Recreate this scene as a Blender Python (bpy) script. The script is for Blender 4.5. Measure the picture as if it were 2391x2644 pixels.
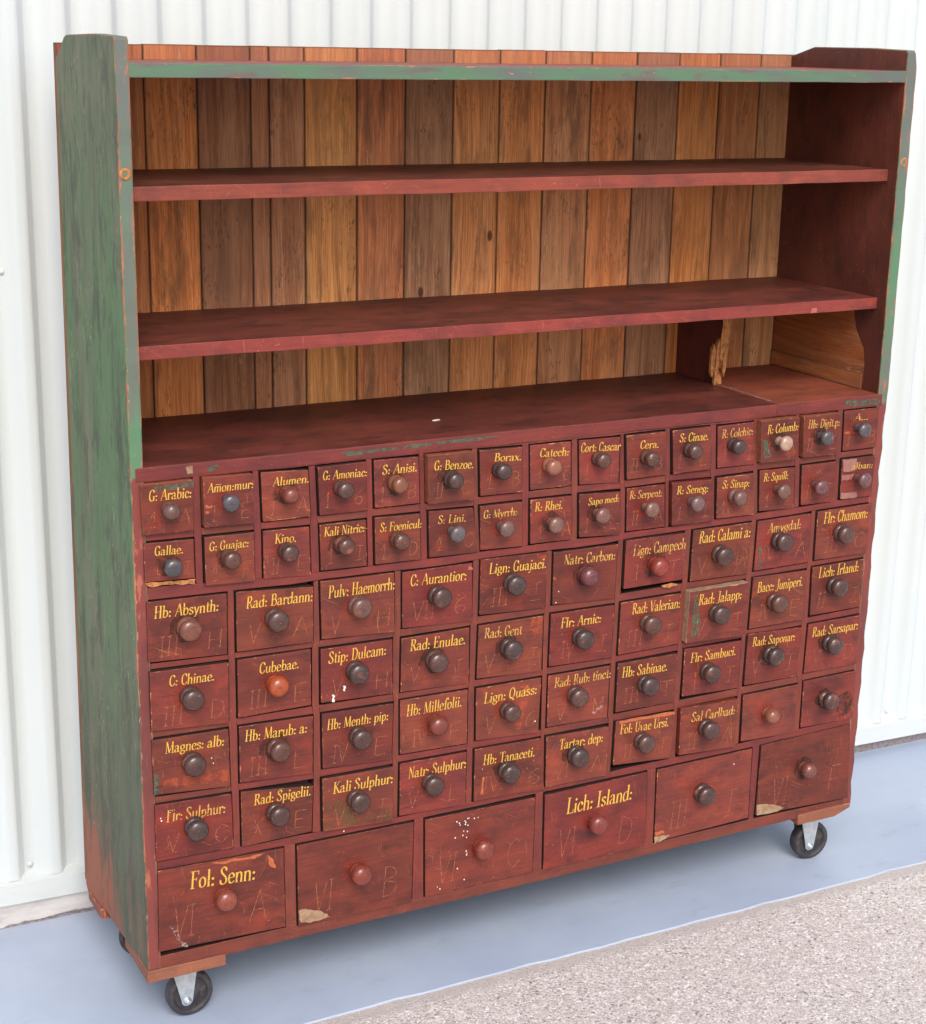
import bpy, bmesh, math, random
from mathutils import Vector, Matrix
import numpy as np

sc = bpy.context.scene
for o in list(bpy.data.objects):
    bpy.data.objects.remove(o)
R = math.radians

# ------------------------------------------------------------------ camera
cd = bpy.data.cameras.new('camera')
cam = bpy.data.objects.new('camera', cd)
sc.collection.objects.link(cam)
cam.location = (-0.85696, -3.01922, 2.03994)
cam.rotation_euler = (1.29510, -0.01784, -0.47564)
cd.sensor_fit = 'HORIZONTAL'
cd.sensor_width = 36
cd.lens = 64.81690
cd.clip_end = 200
sc.camera = cam
sc.render.resolution_x, sc.render.resolution_y = 926, 1024

# ------------------------------------------------------------------ sky, sun, exposure
SUN_EL, SUN_AZ = R(42), R(-14)      # overcast light from the front, above
wd = bpy.data.worlds.new('World')
sc.world = wd
wd.use_nodes = True
wn = wd.node_tree
bg = wn.nodes['Background']
sky = wn.nodes.new('ShaderNodeTexSky')
sky.sky_type = 'NISHITA'
sky.sun_disc = False
sky.sun_elevation = SUN_EL
sky.sun_rotation = R(180) - SUN_AZ
sky.dust_density = 3.0
sky.ozone_density = 0.6
wn.links.new(sky.outputs[0], bg.inputs[0])
bg.inputs[1].default_value = 0.15
sl = bpy.data.lights.new('sun', 'SUN')
sl.energy = 1.5
sl.angle = R(30)
sl.color = (1.0, 0.98, 0.95)
so = bpy.data.objects.new('sun', sl)
sc.collection.objects.link(so)
sdir = Vector((math.sin(SUN_AZ) * math.cos(SUN_EL), -math.cos(SUN_AZ) * math.cos(SUN_EL), math.sin(SUN_EL)))
so.rotation_euler = sdir.to_track_quat('Z', 'Y').to_euler()
so.location = sdir * 12
vs = sc.view_settings
vs.view_transform = 'Standard'
vs.look = 'None'
vs.gamma = 1
vs.use_curve_mapping = False
vs.exposure = 0.46
try:
    sc.cycles.max_bounces = 8
    sc.cycles.diffuse_bounces = 5
except Exception:
    pass

rnd = random.Random(11)

# ------------------------------------------------------------------ measured data
DRAWERS = [
    {'k': (1, 0), 't': 'G: Arabic:', 'p': 0.012, 'q': [(0.0164, 1.212), (0.1217, 1.2124), (0.1196, 1.1108), (0.0185, 1.1109)], 'n': (0.0684, 1.1605), 'x': (0.0316, 1.179, 0.1163, 1.1782, 0.0218), 'm': [('green', [(0.0425, 1.2049), (0.0611, 1.2073), (0.0915, 1.2081), (0.1206, 1.2102), (0.1213, 1.2009), (0.1015, 1.1986), (0.081, 1.1974), (0.0473, 1.1959)]), ('red', [(0.0319, 1.14), (0.0492, 1.1516), (0.0588, 1.1369), (0.0481, 1.121), (0.0314, 1.1247)])]},
    {'k': (1, 1), 't': 'A~mon:mur:', 'p': 0.012, 'q': [(0.1413, 1.2138), (0.2442, 1.2107), (0.2431, 1.1102), (0.1421, 1.1126)], 'n': (0.1888, 1.1657), 'x': (0.1491, 1.1832, 0.2437, 1.1834, 0.0188), 'm': [('orange', [(0.144, 1.158), (0.1578, 1.1572), (0.1577, 1.1523), (0.1439, 1.1539)]), ('orange', [(0.1437, 1.146), (0.1516, 1.1458), (0.1515, 1.1417), (0.1436, 1.1426)])]},
    {'k': (1, 2), 't': 'Alumen.', 'p': 0.0059, 'q': [(0.2624, 1.2112), (0.3632, 1.2064), (0.3679, 1.1084), (0.2655, 1.1087)], 'n': (0.3149, 1.1647), 'x': (0.287, 1.1808, 0.3633, 1.1805, 0.0174)},
    {'k': (1, 3), 't': 'G: Amoniac:', 'p': 0.008, 'q': [(0.3832, 1.2099), (0.4891, 1.2111), (0.4924, 1.1079), (0.387, 1.1084)], 'n': (0.4321, 1.1624), 'x': (0.393, 1.1825, 0.4903, 1.1813, 0.0184)},
    {'k': (1, 4), 't': 'S: Anisi.', 'p': 0.0048, 'q': [(0.5076, 1.211), (0.609, 1.2094), (0.6133, 1.1089), (0.5107, 1.1097)], 'n': (0.5548, 1.1599), 'x': (0.5261, 1.1797, 0.6047, 1.1789, 0.0198)},
    {'k': (1, 5), 't': 'G: Benzoe.', 'p': 0.014, 'q': [(0.626, 1.2112), (0.7344, 1.2102), (0.7367, 1.1053), (0.6294, 1.1072)], 'n': (0.6785, 1.1581), 'x': (0.6402, 1.1793, 0.732, 1.1752, 0.02)},
    {'k': (1, 6), 't': 'Borax.', 'p': 0.0059, 'q': [(0.7516, 1.2094), (0.855, 1.2069), (0.8574, 1.1071), (0.756, 1.1086)], 'n': (0.7977, 1.1633), 'x': (0.7861, 1.182, 0.8518, 1.1785, 0.0178)},
    {'k': (1, 7), 't': 'Catech:', 'p': 0.002, 'q': [(0.876, 1.2078), (0.978, 1.2069), (0.9813, 1.1074), (0.8797, 1.1075)], 'n': (0.9233, 1.1597), 'x': (0.9, 1.1792, 0.9724, 1.1767, 0.0189)},
    {'k': (1, 8), 't': 'Cort: Cascar', 'p': 0.003, 'q': [(0.9976, 1.2072), (1.103, 1.2058), (1.1043, 1.1015), (1.0028, 1.1069)], 'n': (1.0468, 1.1631), 'x': (1.0022, 1.1809, 1.103, 1.1763, 0.0199)},
    {'k': (1, 9), 't': 'Cera.', 'p': 0.007, 'q': [(1.1173, 1.2078), (1.2211, 1.2079), (1.2268, 1.1078), (1.1239, 1.1064)], 'n': (1.1707, 1.1555), 'x': (1.1534, 1.175, 1.2025, 1.173, 0.0185)},
    {'k': (1, 10), 't': 'S: Cinae.', 'p': 0.008, 'q': [(1.2393, 1.2084), (1.3434, 1.2088), (1.3469, 1.1076), (1.2465, 1.1076)], 'n': (1.2864, 1.1617), 'x': (1.2578, 1.1804, 1.3358, 1.179, 0.0195)},
    {'k': (1, 11), 't': 'R: Colchic:-', 'p': 0.0028, 'q': [(1.3654, 1.2058), (1.468, 1.2074), (1.4762, 1.1061), (1.3716, 1.1078)], 'n': (1.4105, 1.1596), 'x': (1.3778, 1.1772, 1.4703, 1.1786, 0.0198)},
    {'k': (1, 12), 't': 'R: Columb:', 'p': 0.017, 'q': [(1.4775, 1.2107), (1.5876, 1.2111), (1.5874, 1.1097), (1.4838, 1.1107)], 'n': (1.5295, 1.1603), 'x': (1.4954, 1.1794, 1.5834, 1.1814, 0.0208), 'm': [('green', [(1.4829, 1.1686), (1.4977, 1.1632), (1.5105, 1.1261), (1.4917, 1.1199)])]},
    {'k': (1, 13), 't': 'Hb: Digit.p:', 'p': 0.013, 'q': [(1.6026, 1.2097), (1.7119, 1.2097), (1.7053, 1.1103), (1.6092, 1.1107)], 'n': (1.6532, 1.1611), 'x': (1.6161, 1.1804, 1.71, 1.1794, 0.0203)},
    {'k': (1, 14), 't': 'A...', 'p': 0.0027, 'q': [(1.7314, 1.2112), (1.838, 1.2105), (1.8368, 1.1128), (1.7354, 1.1125)], 'n': (1.7728, 1.167), 'x': (1.761, 1.185, 1.8032, 1.1838, 0.0157), 'm': [('orange', [(1.7394, 1.1582), (1.7494, 1.1594), (1.7484, 1.1541), (1.7382, 1.1542)])]},
    {'k': (2, 0), 't': 'Gallae.', 'p': 0.0044, 'q': [(0.0208, 1.0931), (0.1216, 1.0905), (0.1222, 1.0099), (0.0204, 1.0144)], 'n': (0.0707, 1.0455), 'x': (0.0412, 1.0665, 0.0984, 1.0645, 0.0189), 'm': [('woodlt', [(0.0214, 1.0136), (0.0709, 1.0111), (0.1072, 1.0097), (0.1229, 1.0098), (0.1208, 0.9984), (0.0707, 1.0034), (0.0364, 1.0039), (0.0262, 1.0053)])]},
    {'k': (2, 1), 't': 'G: Guajac:', 'p': 0.008, 'q': [(0.1423, 1.0921), (0.2454, 1.0905), (0.2454, 0.9873), (0.1429, 0.9919)], 'n': (0.1906, 1.0459), 'x': (0.151, 1.0631, 0.233, 1.0627, 0.0181)},
    {'k': (2, 2), 't': 'Kino.', 'p': 0.0035, 'q': [(0.2661, 1.0893), (0.3654, 1.0867), (0.368, 0.9826), (0.2663, 0.9882)], 'n': (0.3131, 1.0438), 'x': (0.2899, 1.0605, 0.3356, 1.0588, 0.0196)},
    {'k': (2, 3), 't': 'Kali Nitric:-', 'p': 0.0022, 'q': [(0.3886, 1.0876), (0.492, 1.0864), (0.4942, 0.9863), (0.391, 0.9887)], 'n': (0.4349, 1.0425), 'x': (0.3974, 1.0617, 0.4932, 1.0618, 0.0188)},
    {'k': (2, 4), 't': 'S: Foenicul:', 'p': 0.0058, 'q': [(0.5096, 1.0894), (0.6131, 1.0863), (0.6171, 0.9853), (0.5119, 0.9876)], 'n': (0.5589, 1.0384), 'x': (0.5212, 1.0576, 0.6163, 1.0563, 0.0191)},
    {'k': (2, 5), 't': 'S: Lini.', 'p': 0.0037, 'q': [(0.6347, 1.0881), (0.7401, 1.0844), (0.7539, 0.9836), (0.6373, 0.9862)], 'n': (0.6893, 1.0393), 'x': (0.6558, 1.0589, 0.7216, 1.0564, 0.0179)},
    {'k': (2, 6), 't': 'G: Myrrh:', 'p': 0.0058, 'q': [(0.7557, 1.0862), (0.8581, 1.0853), (0.8621, 0.9841), (0.7589, 0.9881)], 'n': (0.8055, 1.0372), 'x': (0.7634, 1.0582, 0.8451, 1.0571, 0.0181)},
    {'k': (2, 7), 't': 'R: Rhei.', 'p': 0.0051, 'q': [(0.8795, 1.0866), (0.9825, 1.0849), (0.9875, 0.9848), (0.882, 0.9865)], 'n': (0.9307, 1.0316), 'x': (0.8897, 1.0595, 0.9594, 1.0585, 0.02)},
    {'k': (2, 8), 't': 'Sapo med:', 'p': 0.0055, 'q': [(1.0022, 1.0856), (1.1092, 1.0806), (1.113, 0.98), (1.0064, 0.9869)], 'n': (1.0482, 1.0385), 'x': (1.0252, 1.0586, 1.1039, 1.0588, 0.0164)},
    {'k': (2, 9), 't': 'R: Serpent:', 'p': 0.0027, 'q': [(1.1278, 1.0848), (1.2288, 1.0846), (1.2349, 0.9835), (1.1309, 0.9848)], 'n': (1.1774, 1.0367), 'x': (1.1345, 1.06, 1.2214, 1.0571, 0.0188)},
    {'k': (2, 10), 't': 'R: Seneg:', 'p': 0.01, 'q': [(1.2441, 1.0879), (1.356, 1.0841), (1.3622, 0.9846), (1.2491, 0.9858)], 'n': (1.2971, 1.0389), 'x': (1.2564, 1.0591, 1.343, 1.0569, 0.019)},
    {'k': (2, 11), 't': 'S: Sinap:', 'p': 0.007, 'q': [(1.3698, 1.0851), (1.4732, 1.0861), (1.4813, 0.9859), (1.3745, 0.9872)], 'n': (1.4182, 1.0386), 'x': (1.3849, 1.0584, 1.4612, 1.0563, 0.0193)},
    {'k': (2, 12), 't': 'R: Squill:', 'p': 0.0027, 'q': [(1.493, 1.0891), (1.5958, 1.0872), (1.5999, 0.9857), (1.4987, 0.9901)], 'n': (1.5449, 1.0398), 'x': (1.505, 1.0616, 1.5759, 1.0615, 0.0196)},
    {'k': (2, 13), 't': '', 'p': 0.0049, 'q': [(1.6146, 1.0895), (1.7155, 1.0898), (1.7187, 0.9909), (1.6201, 0.9914)], 'n': (1.6542, 1.04)},
    {'k': (2, 14), 't': 'alban:', 'p': 0.006, 'q': [(1.7331, 1.0928), (1.8362, 1.0927), (1.8325, 0.9922), (1.7369, 0.9946)], 'n': (1.7823, 1.0433), 'x': (1.763, 1.0658, 1.8279, 1.0634, 0.0168), 'm': [('pink', [(1.7346, 1.0927), (1.7766, 1.0927), (1.7815, 1.0702), (1.7722, 1.0607), (1.7386, 1.0633)]), ('pink', [(1.737, 1.0539), (1.7729, 1.0544), (1.7666, 1.0404), (1.7368, 1.0414)]), ('pink', [(1.7363, 1.0102), (1.7855, 1.0082), (1.788, 0.9941), (1.7379, 0.9945)])]},
    {'k': (3, 0), 't': 'Hb: Absynth:', 'p': 0.0041, 'q': [(0.0225, 0.9732), (0.1872, 0.969), (0.1855, 0.8399), (0.0216, 0.8477)], 'n': (0.102, 0.9116), 'x': (0.036, 0.9379, 0.1687, 0.9358, 0.0245)},
    {'k': (3, 1), 't': 'Rad: Bardann:', 'p': 0.0058, 'q': [(0.2063, 0.9694), (0.3724, 0.9587), (0.3716, 0.8383), (0.2055, 0.8417)], 'n': (0.2865, 0.9044), 'x': (0.2261, 0.9324, 0.37, 0.9284, 0.0245)},
    {'k': (3, 2), 't': 'Pulv: Haemorrh:', 'p': 0.0041, 'q': [(0.3886, 0.9669), (0.5557, 0.9638), (0.5578, 0.832), (0.3916, 0.8401)], 'n': (0.4701, 0.9047), 'x': (0.4057, 0.9284, 0.5563, 0.9281, 0.0265)},
    {'k': (3, 3), 't': 'C: Aurantior:', 'p': 0.0024, 'q': [(0.5754, 0.9615), (0.7415, 0.9611), (0.7436, 0.8282), (0.5765, 0.8363)], 'n': (0.6555, 0.9012), 'x': (0.5935, 0.9289, 0.727, 0.9254, 0.0245), 'm': [('pinkred', [(0.7326, 0.9553), (0.743, 0.9501), (0.7423, 0.9445), (0.7307, 0.9479)])]},
    {'k': (3, 4), 't': 'Lign: Guajaci.', 'p': 0.0026, 'q': [(0.7619, 0.9658), (0.9279, 0.9625), (0.9261, 0.8322), (0.7611, 0.8394)], 'n': (0.8391, 0.905), 'x': (0.7818, 0.9309, 0.924, 0.9266, 0.024), 'm': [('redlt', [(0.8979, 0.9612), (0.9238, 0.956), (0.9252, 0.9421), (0.9025, 0.9509)])]},
    {'k': (3, 5), 't': 'Natr: Carbon:', 'p': 0.0042, 'q': [(0.9431, 0.9591), (1.1099, 0.9581), (1.1064, 0.8298), (0.9437, 0.8374)], 'n': (1.0235, 0.899), 'x': (0.9682, 0.9272, 1.1026, 0.9238, 0.0229), 'm': [('orange', [(0.9435, 0.9017), (0.9509, 0.8999), (0.9503, 0.8952), (0.9432, 0.897)])], 'd': [(0.9518, 0.8422), (0.9579, 0.8673)]},
    {'k': (3, 6), 't': 'Lign: Campech', 'p': 0.008, 'q': [(1.1285, 0.9649), (1.2902, 0.964), (1.2905, 0.8518), (1.1278, 0.8504)], 'n': (1.2068, 0.8998), 'x': (1.1476, 0.9261, 1.2903, 0.927, 0.026), 'm': [('woodlt', [(1.2296, 0.8466), (1.2628, 0.8474), (1.2748, 0.8425), (1.2541, 0.838), (1.2331, 0.8408)])]},
    {'k': (3, 7), 't': 'Rad: Calami a:', 'p': 0.0046, 'q': [(1.3134, 0.9655), (1.4822, 0.9659), (1.4728, 0.8405), (1.3122, 0.8425)], 'n': (1.3887, 0.9022), 'x': (1.3296, 0.9333, 1.4753, 0.9318, 0.0277)},
    {'k': (3, 8), 't': 'Amygdal:', 'p': 0.0036, 'q': [(1.4976, 0.9659), (1.655, 0.9676), (1.6538, 0.8452), (1.4952, 0.8439)], 'n': (1.5603, 0.9125), 'x': (1.5271, 0.9336, 1.6239, 0.9345, 0.0242), 'm': [('green', [(1.5012, 0.9036), (1.5103, 0.9004), (1.5167, 0.8517), (1.5071, 0.8488)])]},
    {'k': (3, 9), 't': 'Flr: Chamom:', 'p': 0.0046, 'q': [(1.6727, 0.97), (1.839, 0.9724), (1.8336, 0.8461), (1.6741, 0.848)], 'n': (1.7449, 0.9112), 'x': (1.692, 0.9381, 1.8264, 0.9385, 0.0276)},
    {'k': (4, 0), 't': 'C: Chinae.', 'p': 0.008, 'q': [(0.0225, 0.8282), (0.1863, 0.8235), (0.1846, 0.6919), (0.0223, 0.7026)], 'n': (0.1031, 0.7658), 'x': (0.0612, 0.793, 0.1543, 0.7907, 0.0223)},
    {'k': (4, 1), 't': 'Cubebae.', 'p': 0.0045, 'q': [(0.2064, 0.8239), (0.3664, 0.8231), (0.3666, 0.6989), (0.206, 0.6979)], 'n': (0.2852, 0.7611), 'x': (0.2525, 0.7877, 0.3381, 0.7861, 0.0229)},
    {'k': (4, 2), 't': 'Stip: Dulcam:', 'p': 0.0051, 'q': [(0.3884, 0.8189), (0.5523, 0.8164), (0.5532, 0.6934), (0.3885, 0.6992)], 'n': (0.4649, 0.7615), 'x': (0.4047, 0.7851, 0.5367, 0.7851, 0.0256), 'm': [('white', [(0.4388, 0.7308), (0.4438, 0.7292), (0.443, 0.7178), (0.4384, 0.719)]), ('white', [(0.414, 0.7139), (0.4186, 0.7124), (0.4174, 0.6973), (0.4128, 0.6988)])]},
    {'k': (4, 3), 't': 'Rad: Enulae.', 'p': 0.0027, 'q': [(0.5746, 0.8129), (0.7375, 0.8148), (0.7381, 0.6852), (0.5736, 0.6911)], 'n': (0.6516, 0.7554), 'x': (0.5941, 0.783, 0.7266, 0.7788, 0.0251)},
    {'k': (4, 4), 't': 'Rad: Gent', 'p': 0.0035, 'q': [(0.7599, 0.8156), (0.9219, 0.8156), (0.9213, 0.6836), (0.7573, 0.6923)], 'n': (0.8339, 0.7562), 'x': (0.7732, 0.7841, 0.8668, 0.7807, 0.0237), 'm': [('redlt', [(0.8937, 0.8145), (0.9198, 0.8135), (0.9201, 0.7807), (0.8996, 0.7677), (0.8858, 0.7938)])]},
    {'k': (4, 5), 't': 'Flr: Arnic:', 'p': 0.004, 'q': [(0.9412, 0.8158), (1.1073, 0.8141), (1.1055, 0.6871), (0.9405, 0.6917)], 'n': (1.0178, 0.7527), 'x': (0.9666, 0.7799, 1.0724, 0.7785, 0.0235)},
    {'k': (4, 6), 't': 'Rad: Valerian:', 'p': 0.0047, 'q': [(1.1246, 0.8171), (1.288, 0.8172), (1.2879, 0.6931), (1.1229, 0.6907)], 'n': (1.1986, 0.7606), 'x': (1.1546, 0.7859, 1.2864, 0.7833, 0.0253)},
    {'k': (4, 7), 't': 'Rad: Jalapp:', 'p': 0.018, 'q': [(1.3043, 0.8223), (1.4725, 0.8229), (1.4698, 0.69), (1.3007, 0.6969)], 'n': (1.3809, 0.7619), 'x': (1.3292, 0.7868, 1.4515, 0.7861, 0.0258), 'm': [('green', [(1.3146, 0.8073), (1.3235, 0.8151), (1.3313, 0.7844), (1.3386, 0.7336), (1.3219, 0.6987), (1.3139, 0.7124)])]},
    {'k': (4, 8), 't': 'Bacc: Juniperi.', 'p': 0.0042, 'q': [(1.4946, 0.8275), (1.6536, 0.8254), (1.6526, 0.6986), (1.4916, 0.6992)], 'n': (1.5583, 0.7613), 'x': (1.5076, 0.7888, 1.6418, 0.7882, 0.0255)},
    {'k': (4, 9), 't': 'Lich: Irland:', 'p': 0.0045, 'q': [(1.6707, 0.8305), (1.8279, 0.8317), (1.8289, 0.7073), (1.6737, 0.7064)], 'n': (1.7376, 0.7768), 'x': (1.6899, 0.8011, 1.8124, 0.8034, 0.026)},
    {'k': (5, 0), 't': 'Magnes: alb:', 'p': 0.0056, 'q': [(0.0227, 0.6821), (0.184, 0.6779), (0.1857, 0.5501), (0.0236, 0.5625)], 'n': (0.1043, 0.6215), 'x': (0.0487, 0.6496, 0.1731, 0.6443, 0.0239), 'm': [('green', [(0.0245, 0.6108), (0.0332, 0.6054), (0.0361, 0.5862), (0.027, 0.5805), (0.0406, 0.5628), (0.0247, 0.5623)]), ('redlt', [(0.0398, 0.5929), (0.0933, 0.5937), (0.1803, 0.5919), (0.1816, 0.565), (0.0925, 0.5675), (0.0427, 0.5737)])], 'd': [(0.1463, 0.6211), (0.1497, 0.6091)]},
    {'k': (5, 1), 't': 'Hb: Marub: a:', 'p': 0.0035, 'q': [(0.2075, 0.6778), (0.3702, 0.6727), (0.3693, 0.5422), (0.2072, 0.5522)], 'n': (0.2867, 0.6177), 'x': (0.219, 0.6432, 0.3561, 0.6391, 0.0245)},
    {'k': (5, 2), 't': 'Hb: Menth: pip:', 'p': 0.0046, 'q': [(0.3905, 0.6741), (0.556, 0.6693), (0.5529, 0.5395), (0.3917, 0.5487)], 'n': (0.472, 0.6117), 'x': (0.4011, 0.6364, 0.543, 0.6344, 0.0231)},
    {'k': (5, 3), 't': 'Hb: Millefolii.', 'p': 0.0028, 'q': [(0.5725, 0.6729), (0.7363, 0.6704), (0.7368, 0.5425), (0.5736, 0.5468)], 'n': (0.6547, 0.6098), 'x': (0.587, 0.6338, 0.7202, 0.6343, 0.0257)},
    {'k': (5, 4), 't': 'Lign: Quass:', 'p': 0.004, 'q': [(0.7567, 0.6698), (0.9215, 0.6687), (0.9182, 0.5364), (0.7583, 0.5451)], 'n': (0.8347, 0.6071), 'x': (0.7758, 0.6312, 0.9096, 0.6327, 0.0251), 'm': [('redlt', [(0.8683, 0.656), (0.8878, 0.6588), (0.8906, 0.64), (0.8716, 0.549), (0.8583, 0.5555), (0.8631, 0.6121)]), ('orange', [(0.8807, 0.6498), (0.8865, 0.6578), (0.8903, 0.6482), (0.8829, 0.6352)])], 'd': [(0.9084, 0.5659)]},
    {'k': (5, 5), 't': 'Rad: Rub: tinct:', 'p': 0.0027, 'q': [(0.9408, 0.6692), (1.104, 0.6674), (1.102, 0.5407), (0.9409, 0.5443)], 'n': (1.0114, 0.6138), 'x': (0.9561, 0.6379, 1.1054, 0.6388, 0.0239), 'm': [('chalk', [(1.0597, 0.5608), (1.0864, 0.5772), (1.089, 0.5704), (1.0646, 0.5536)])]},
    {'k': (5, 6), 't': 'Hb: Sabinae.', 'p': 0.0057, 'q': [(1.1233, 0.6699), (1.2883, 0.6696), (1.2855, 0.5485), (1.1225, 0.5497)], 'n': (1.199, 0.6101), 'x': (1.1346, 0.6347, 1.259, 0.6324, 0.025)},
    {'k': (5, 7), 't': 'Flr: Sambuci.', 'p': 0.0037, 'q': [(1.3086, 0.6762), (1.4718, 0.6731), (1.4713, 0.5515), (1.3088, 0.5566)], 'n': (1.3757, 0.6124), 'x': (1.3263, 0.6398, 1.4557, 0.6393, 0.0234)},
    {'k': (5, 8), 't': 'Rad: Saponar:', 'p': 0.0053, 'q': [(1.4893, 0.6867), (1.6498, 0.6803), (1.6495, 0.5545), (1.4882, 0.5557)], 'n': (1.5581, 0.6267), 'x': (1.5033, 0.6538, 1.6305, 0.6502, 0.0225)},
    {'k': (5, 9), 't': 'Rad: Sarsapar:', 'p': 0.0037, 'q': [(1.6723, 0.6838), (1.8319, 0.6846), (1.836, 0.5549), (1.6696, 0.5572)], 'n': (1.7393, 0.6268), 'x': (1.6848, 0.6493, 1.8276, 0.6498, 0.0243)},
    {'k': (6, 0), 't': 'Flr: Sulphur:', 'p': 0.0056, 'q': [(0.0246, 0.5398), (0.1872, 0.5325), (0.1895, 0.4099), (0.0233, 0.4138)], 'n': (0.1051, 0.4785), 'x': (0.0467, 0.4982, 0.1727, 0.494, 0.0256), 'd': [(0.0369, 0.5033), (0.0353, 0.5093), (0.0552, 0.5184)]},
    {'k': (6, 1), 't': 'Rad: Spigelii.', 'p': 0.0036, 'q': [(0.2086, 0.532), (0.3702, 0.5139), (0.3659, 0.4083), (0.2088, 0.4059)], 'n': (0.283, 0.4725), 'x': (0.236, 0.4967, 0.363, 0.4939, 0.0239)},
    {'k': (6, 2), 't': 'Kali Sulphur:', 'p': 0.008, 'q': [(0.3894, 0.527), (0.5542, 0.5238), (0.5552, 0.3945), (0.3907, 0.404)], 'n': (0.466, 0.4679), 'x': (0.4127, 0.4889, 0.5533, 0.4868, 0.0257), 'm': [('olive', [(0.393, 0.4731), (0.4541, 0.4726), (0.4581, 0.4318), (0.5184, 0.4192), (0.5468, 0.4296), (0.551, 0.4002), (0.3947, 0.4091)])]},
    {'k': (6, 3), 't': 'Natr: Sulphur:', 'p': 0.0043, 'q': [(0.573, 0.5255), (0.7356, 0.523), (0.7349, 0.3954), (0.572, 0.4015)], 'n': (0.6467, 0.4698), 'x': (0.5918, 0.4877, 0.7343, 0.4864, 0.025), 'd': [(0.6726, 0.4391)]},
    {'k': (6, 4), 't': 'Hb: Tanaceti.', 'p': 0.0054, 'q': [(0.7558, 0.5257), (0.9246, 0.5213), (0.938, 0.3947), (0.7556, 0.3992)], 'n': (0.8352, 0.4616), 'x': (0.7765, 0.4841, 0.9083, 0.4813, 0.024), 'm': [('orange', [(0.7771, 0.4567), (0.7815, 0.4529), (0.7769, 0.4123), (0.7725, 0.4153)])], 'd': [(0.7754, 0.4748)]},
    {'k': (6, 5), 't': 'Tartar: dep:', 'p': 0.0054, 'q': [(0.9393, 0.5219), (1.106, 0.5177), (1.105, 0.3959), (0.9411, 0.3962)], 'n': (1.0162, 0.4663), 'x': (0.9729, 0.4851, 1.0901, 0.4836, 0.0245)},
    {'k': (6, 6), 't': 'Fol: Uvae Ursi.', 'p': 0.007, 'q': [(1.1241, 0.5283), (1.2873, 0.521), (1.283, 0.4056), (1.1213, 0.4177)], 'n': (1.1962, 0.4677), 'x': (1.1355, 0.4942, 1.2706, 0.4906, 0.0234), 'm': [('orange', [(1.1338, 0.5269), (1.1893, 0.5276), (1.2861, 0.5255), (1.2875, 0.518), (1.1898, 0.5191), (1.1342, 0.5197)])]},
    {'k': (6, 7), 't': 'Sal Carlbad:', 'p': 0.01, 'q': [(1.3029, 0.5292), (1.4713, 0.5247), (1.4693, 0.4011), (1.3043, 0.4093)], 'n': (1.3766, 0.4708), 'x': (1.3342, 0.4903, 1.4606, 0.4887, 0.0239), 'm': [('redlt', [(1.3065, 0.5102), (1.3304, 0.5116), (1.3364, 0.4942), (1.3086, 0.4927)])]},
    {'k': (6, 8), 't': '', 'p': 0.0044, 'q': [(1.4884, 0.5297), (1.6534, 0.5301), (1.6508, 0.4034), (1.4904, 0.4087)], 'n': (1.562, 0.4723)},
    {'k': (6, 9), 't': '', 'p': 0.003, 'q': [(1.6722, 0.5353), (1.8358, 0.5367), (1.8385, 0.4068), (1.6731, 0.4114)], 'n': (1.7416, 0.479), 'm': [('grime', [(1.7793, 0.4762), (1.821, 0.4872), (1.8316, 0.4627), (1.8272, 0.4271), (1.7962, 0.4143), (1.783, 0.4394)])]},
    {'k': (7, 0), 't': 'Fol: Senn:', 'p': 0.006, 'q': [(0.026, 0.393), (0.3007, 0.3845), (0.3024, 0.1978), (0.0225, 0.2075)], 'n': (0.1631, 0.3041), 'x': (0.0925, 0.3373, 0.2348, 0.3269, 0.0388), 'm': [('orange', [(0.2623, 0.3783), (0.2774, 0.363), (0.2829, 0.3418), (0.2695, 0.3488)]), ('orange', [(0.1313, 0.3878), (0.172, 0.3846), (0.2132, 0.3833), (0.2586, 0.3823), (0.2357, 0.3755), (0.198, 0.3788), (0.1644, 0.3784)]), ('chalk', [(0.0472, 0.2626), (0.0614, 0.2512), (0.068, 0.2258), (0.0824, 0.2142), (0.084, 0.2039), (0.0712, 0.2091), (0.0573, 0.2364)])]},
    {'k': (7, 1), 't': '', 'p': 0.004, 'q': [(0.3318, 0.3825), (0.6075, 0.3798), (0.6046, 0.1832), (0.3334, 0.1885)], 'n': (0.4713, 0.2922), 'm': [('pale', [(0.3336, 0.2273), (0.3507, 0.2288), (0.3596, 0.2229), (0.3831, 0.2173), (0.3994, 0.2049), (0.4048, 0.196), (0.383, 0.1929), (0.3594, 0.193), (0.3369, 0.2004)])], 'd': [(0.4398, 0.3936)]},
    {'k': (7, 2), 't': '', 'p': 0.0041, 'q': [(0.6358, 0.3788), (0.9157, 0.3767), (0.9144, 0.1885), (0.6383, 0.1879)], 'n': (0.7745, 0.2862), 'd': [(0.7143, 0.3581), (0.7208, 0.3534), (0.7226, 0.3484), (0.7421, 0.3606), (0.7455, 0.3608), (0.7585, 0.3572), (0.768, 0.3573), (0.7345, 0.356), (0.7371, 0.3521), (0.7425, 0.3438), (0.7359, 0.3473), (0.732, 0.3314), (0.7415, 0.3285), (0.7108, 0.3192), (0.73, 0.3213), (0.7396, 0.3142), (0.7395, 0.2805), (0.7409, 0.2747), (0.7405, 0.2705), (0.7178, 0.2417), (0.6743, 0.2007), (0.7357, 0.2099), (0.6678, 0.2073)]},
    {'k': (7, 3), 't': 'Lich: Island:', 'p': 0.0044, 'q': [(0.9415, 0.3767), (1.2205, 0.3803), (1.2243, 0.1865), (0.9438, 0.1863)], 'n': (1.0755, 0.2853), 'x': (0.9996, 0.3176, 1.1789, 0.3191, 0.0391)},
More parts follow.
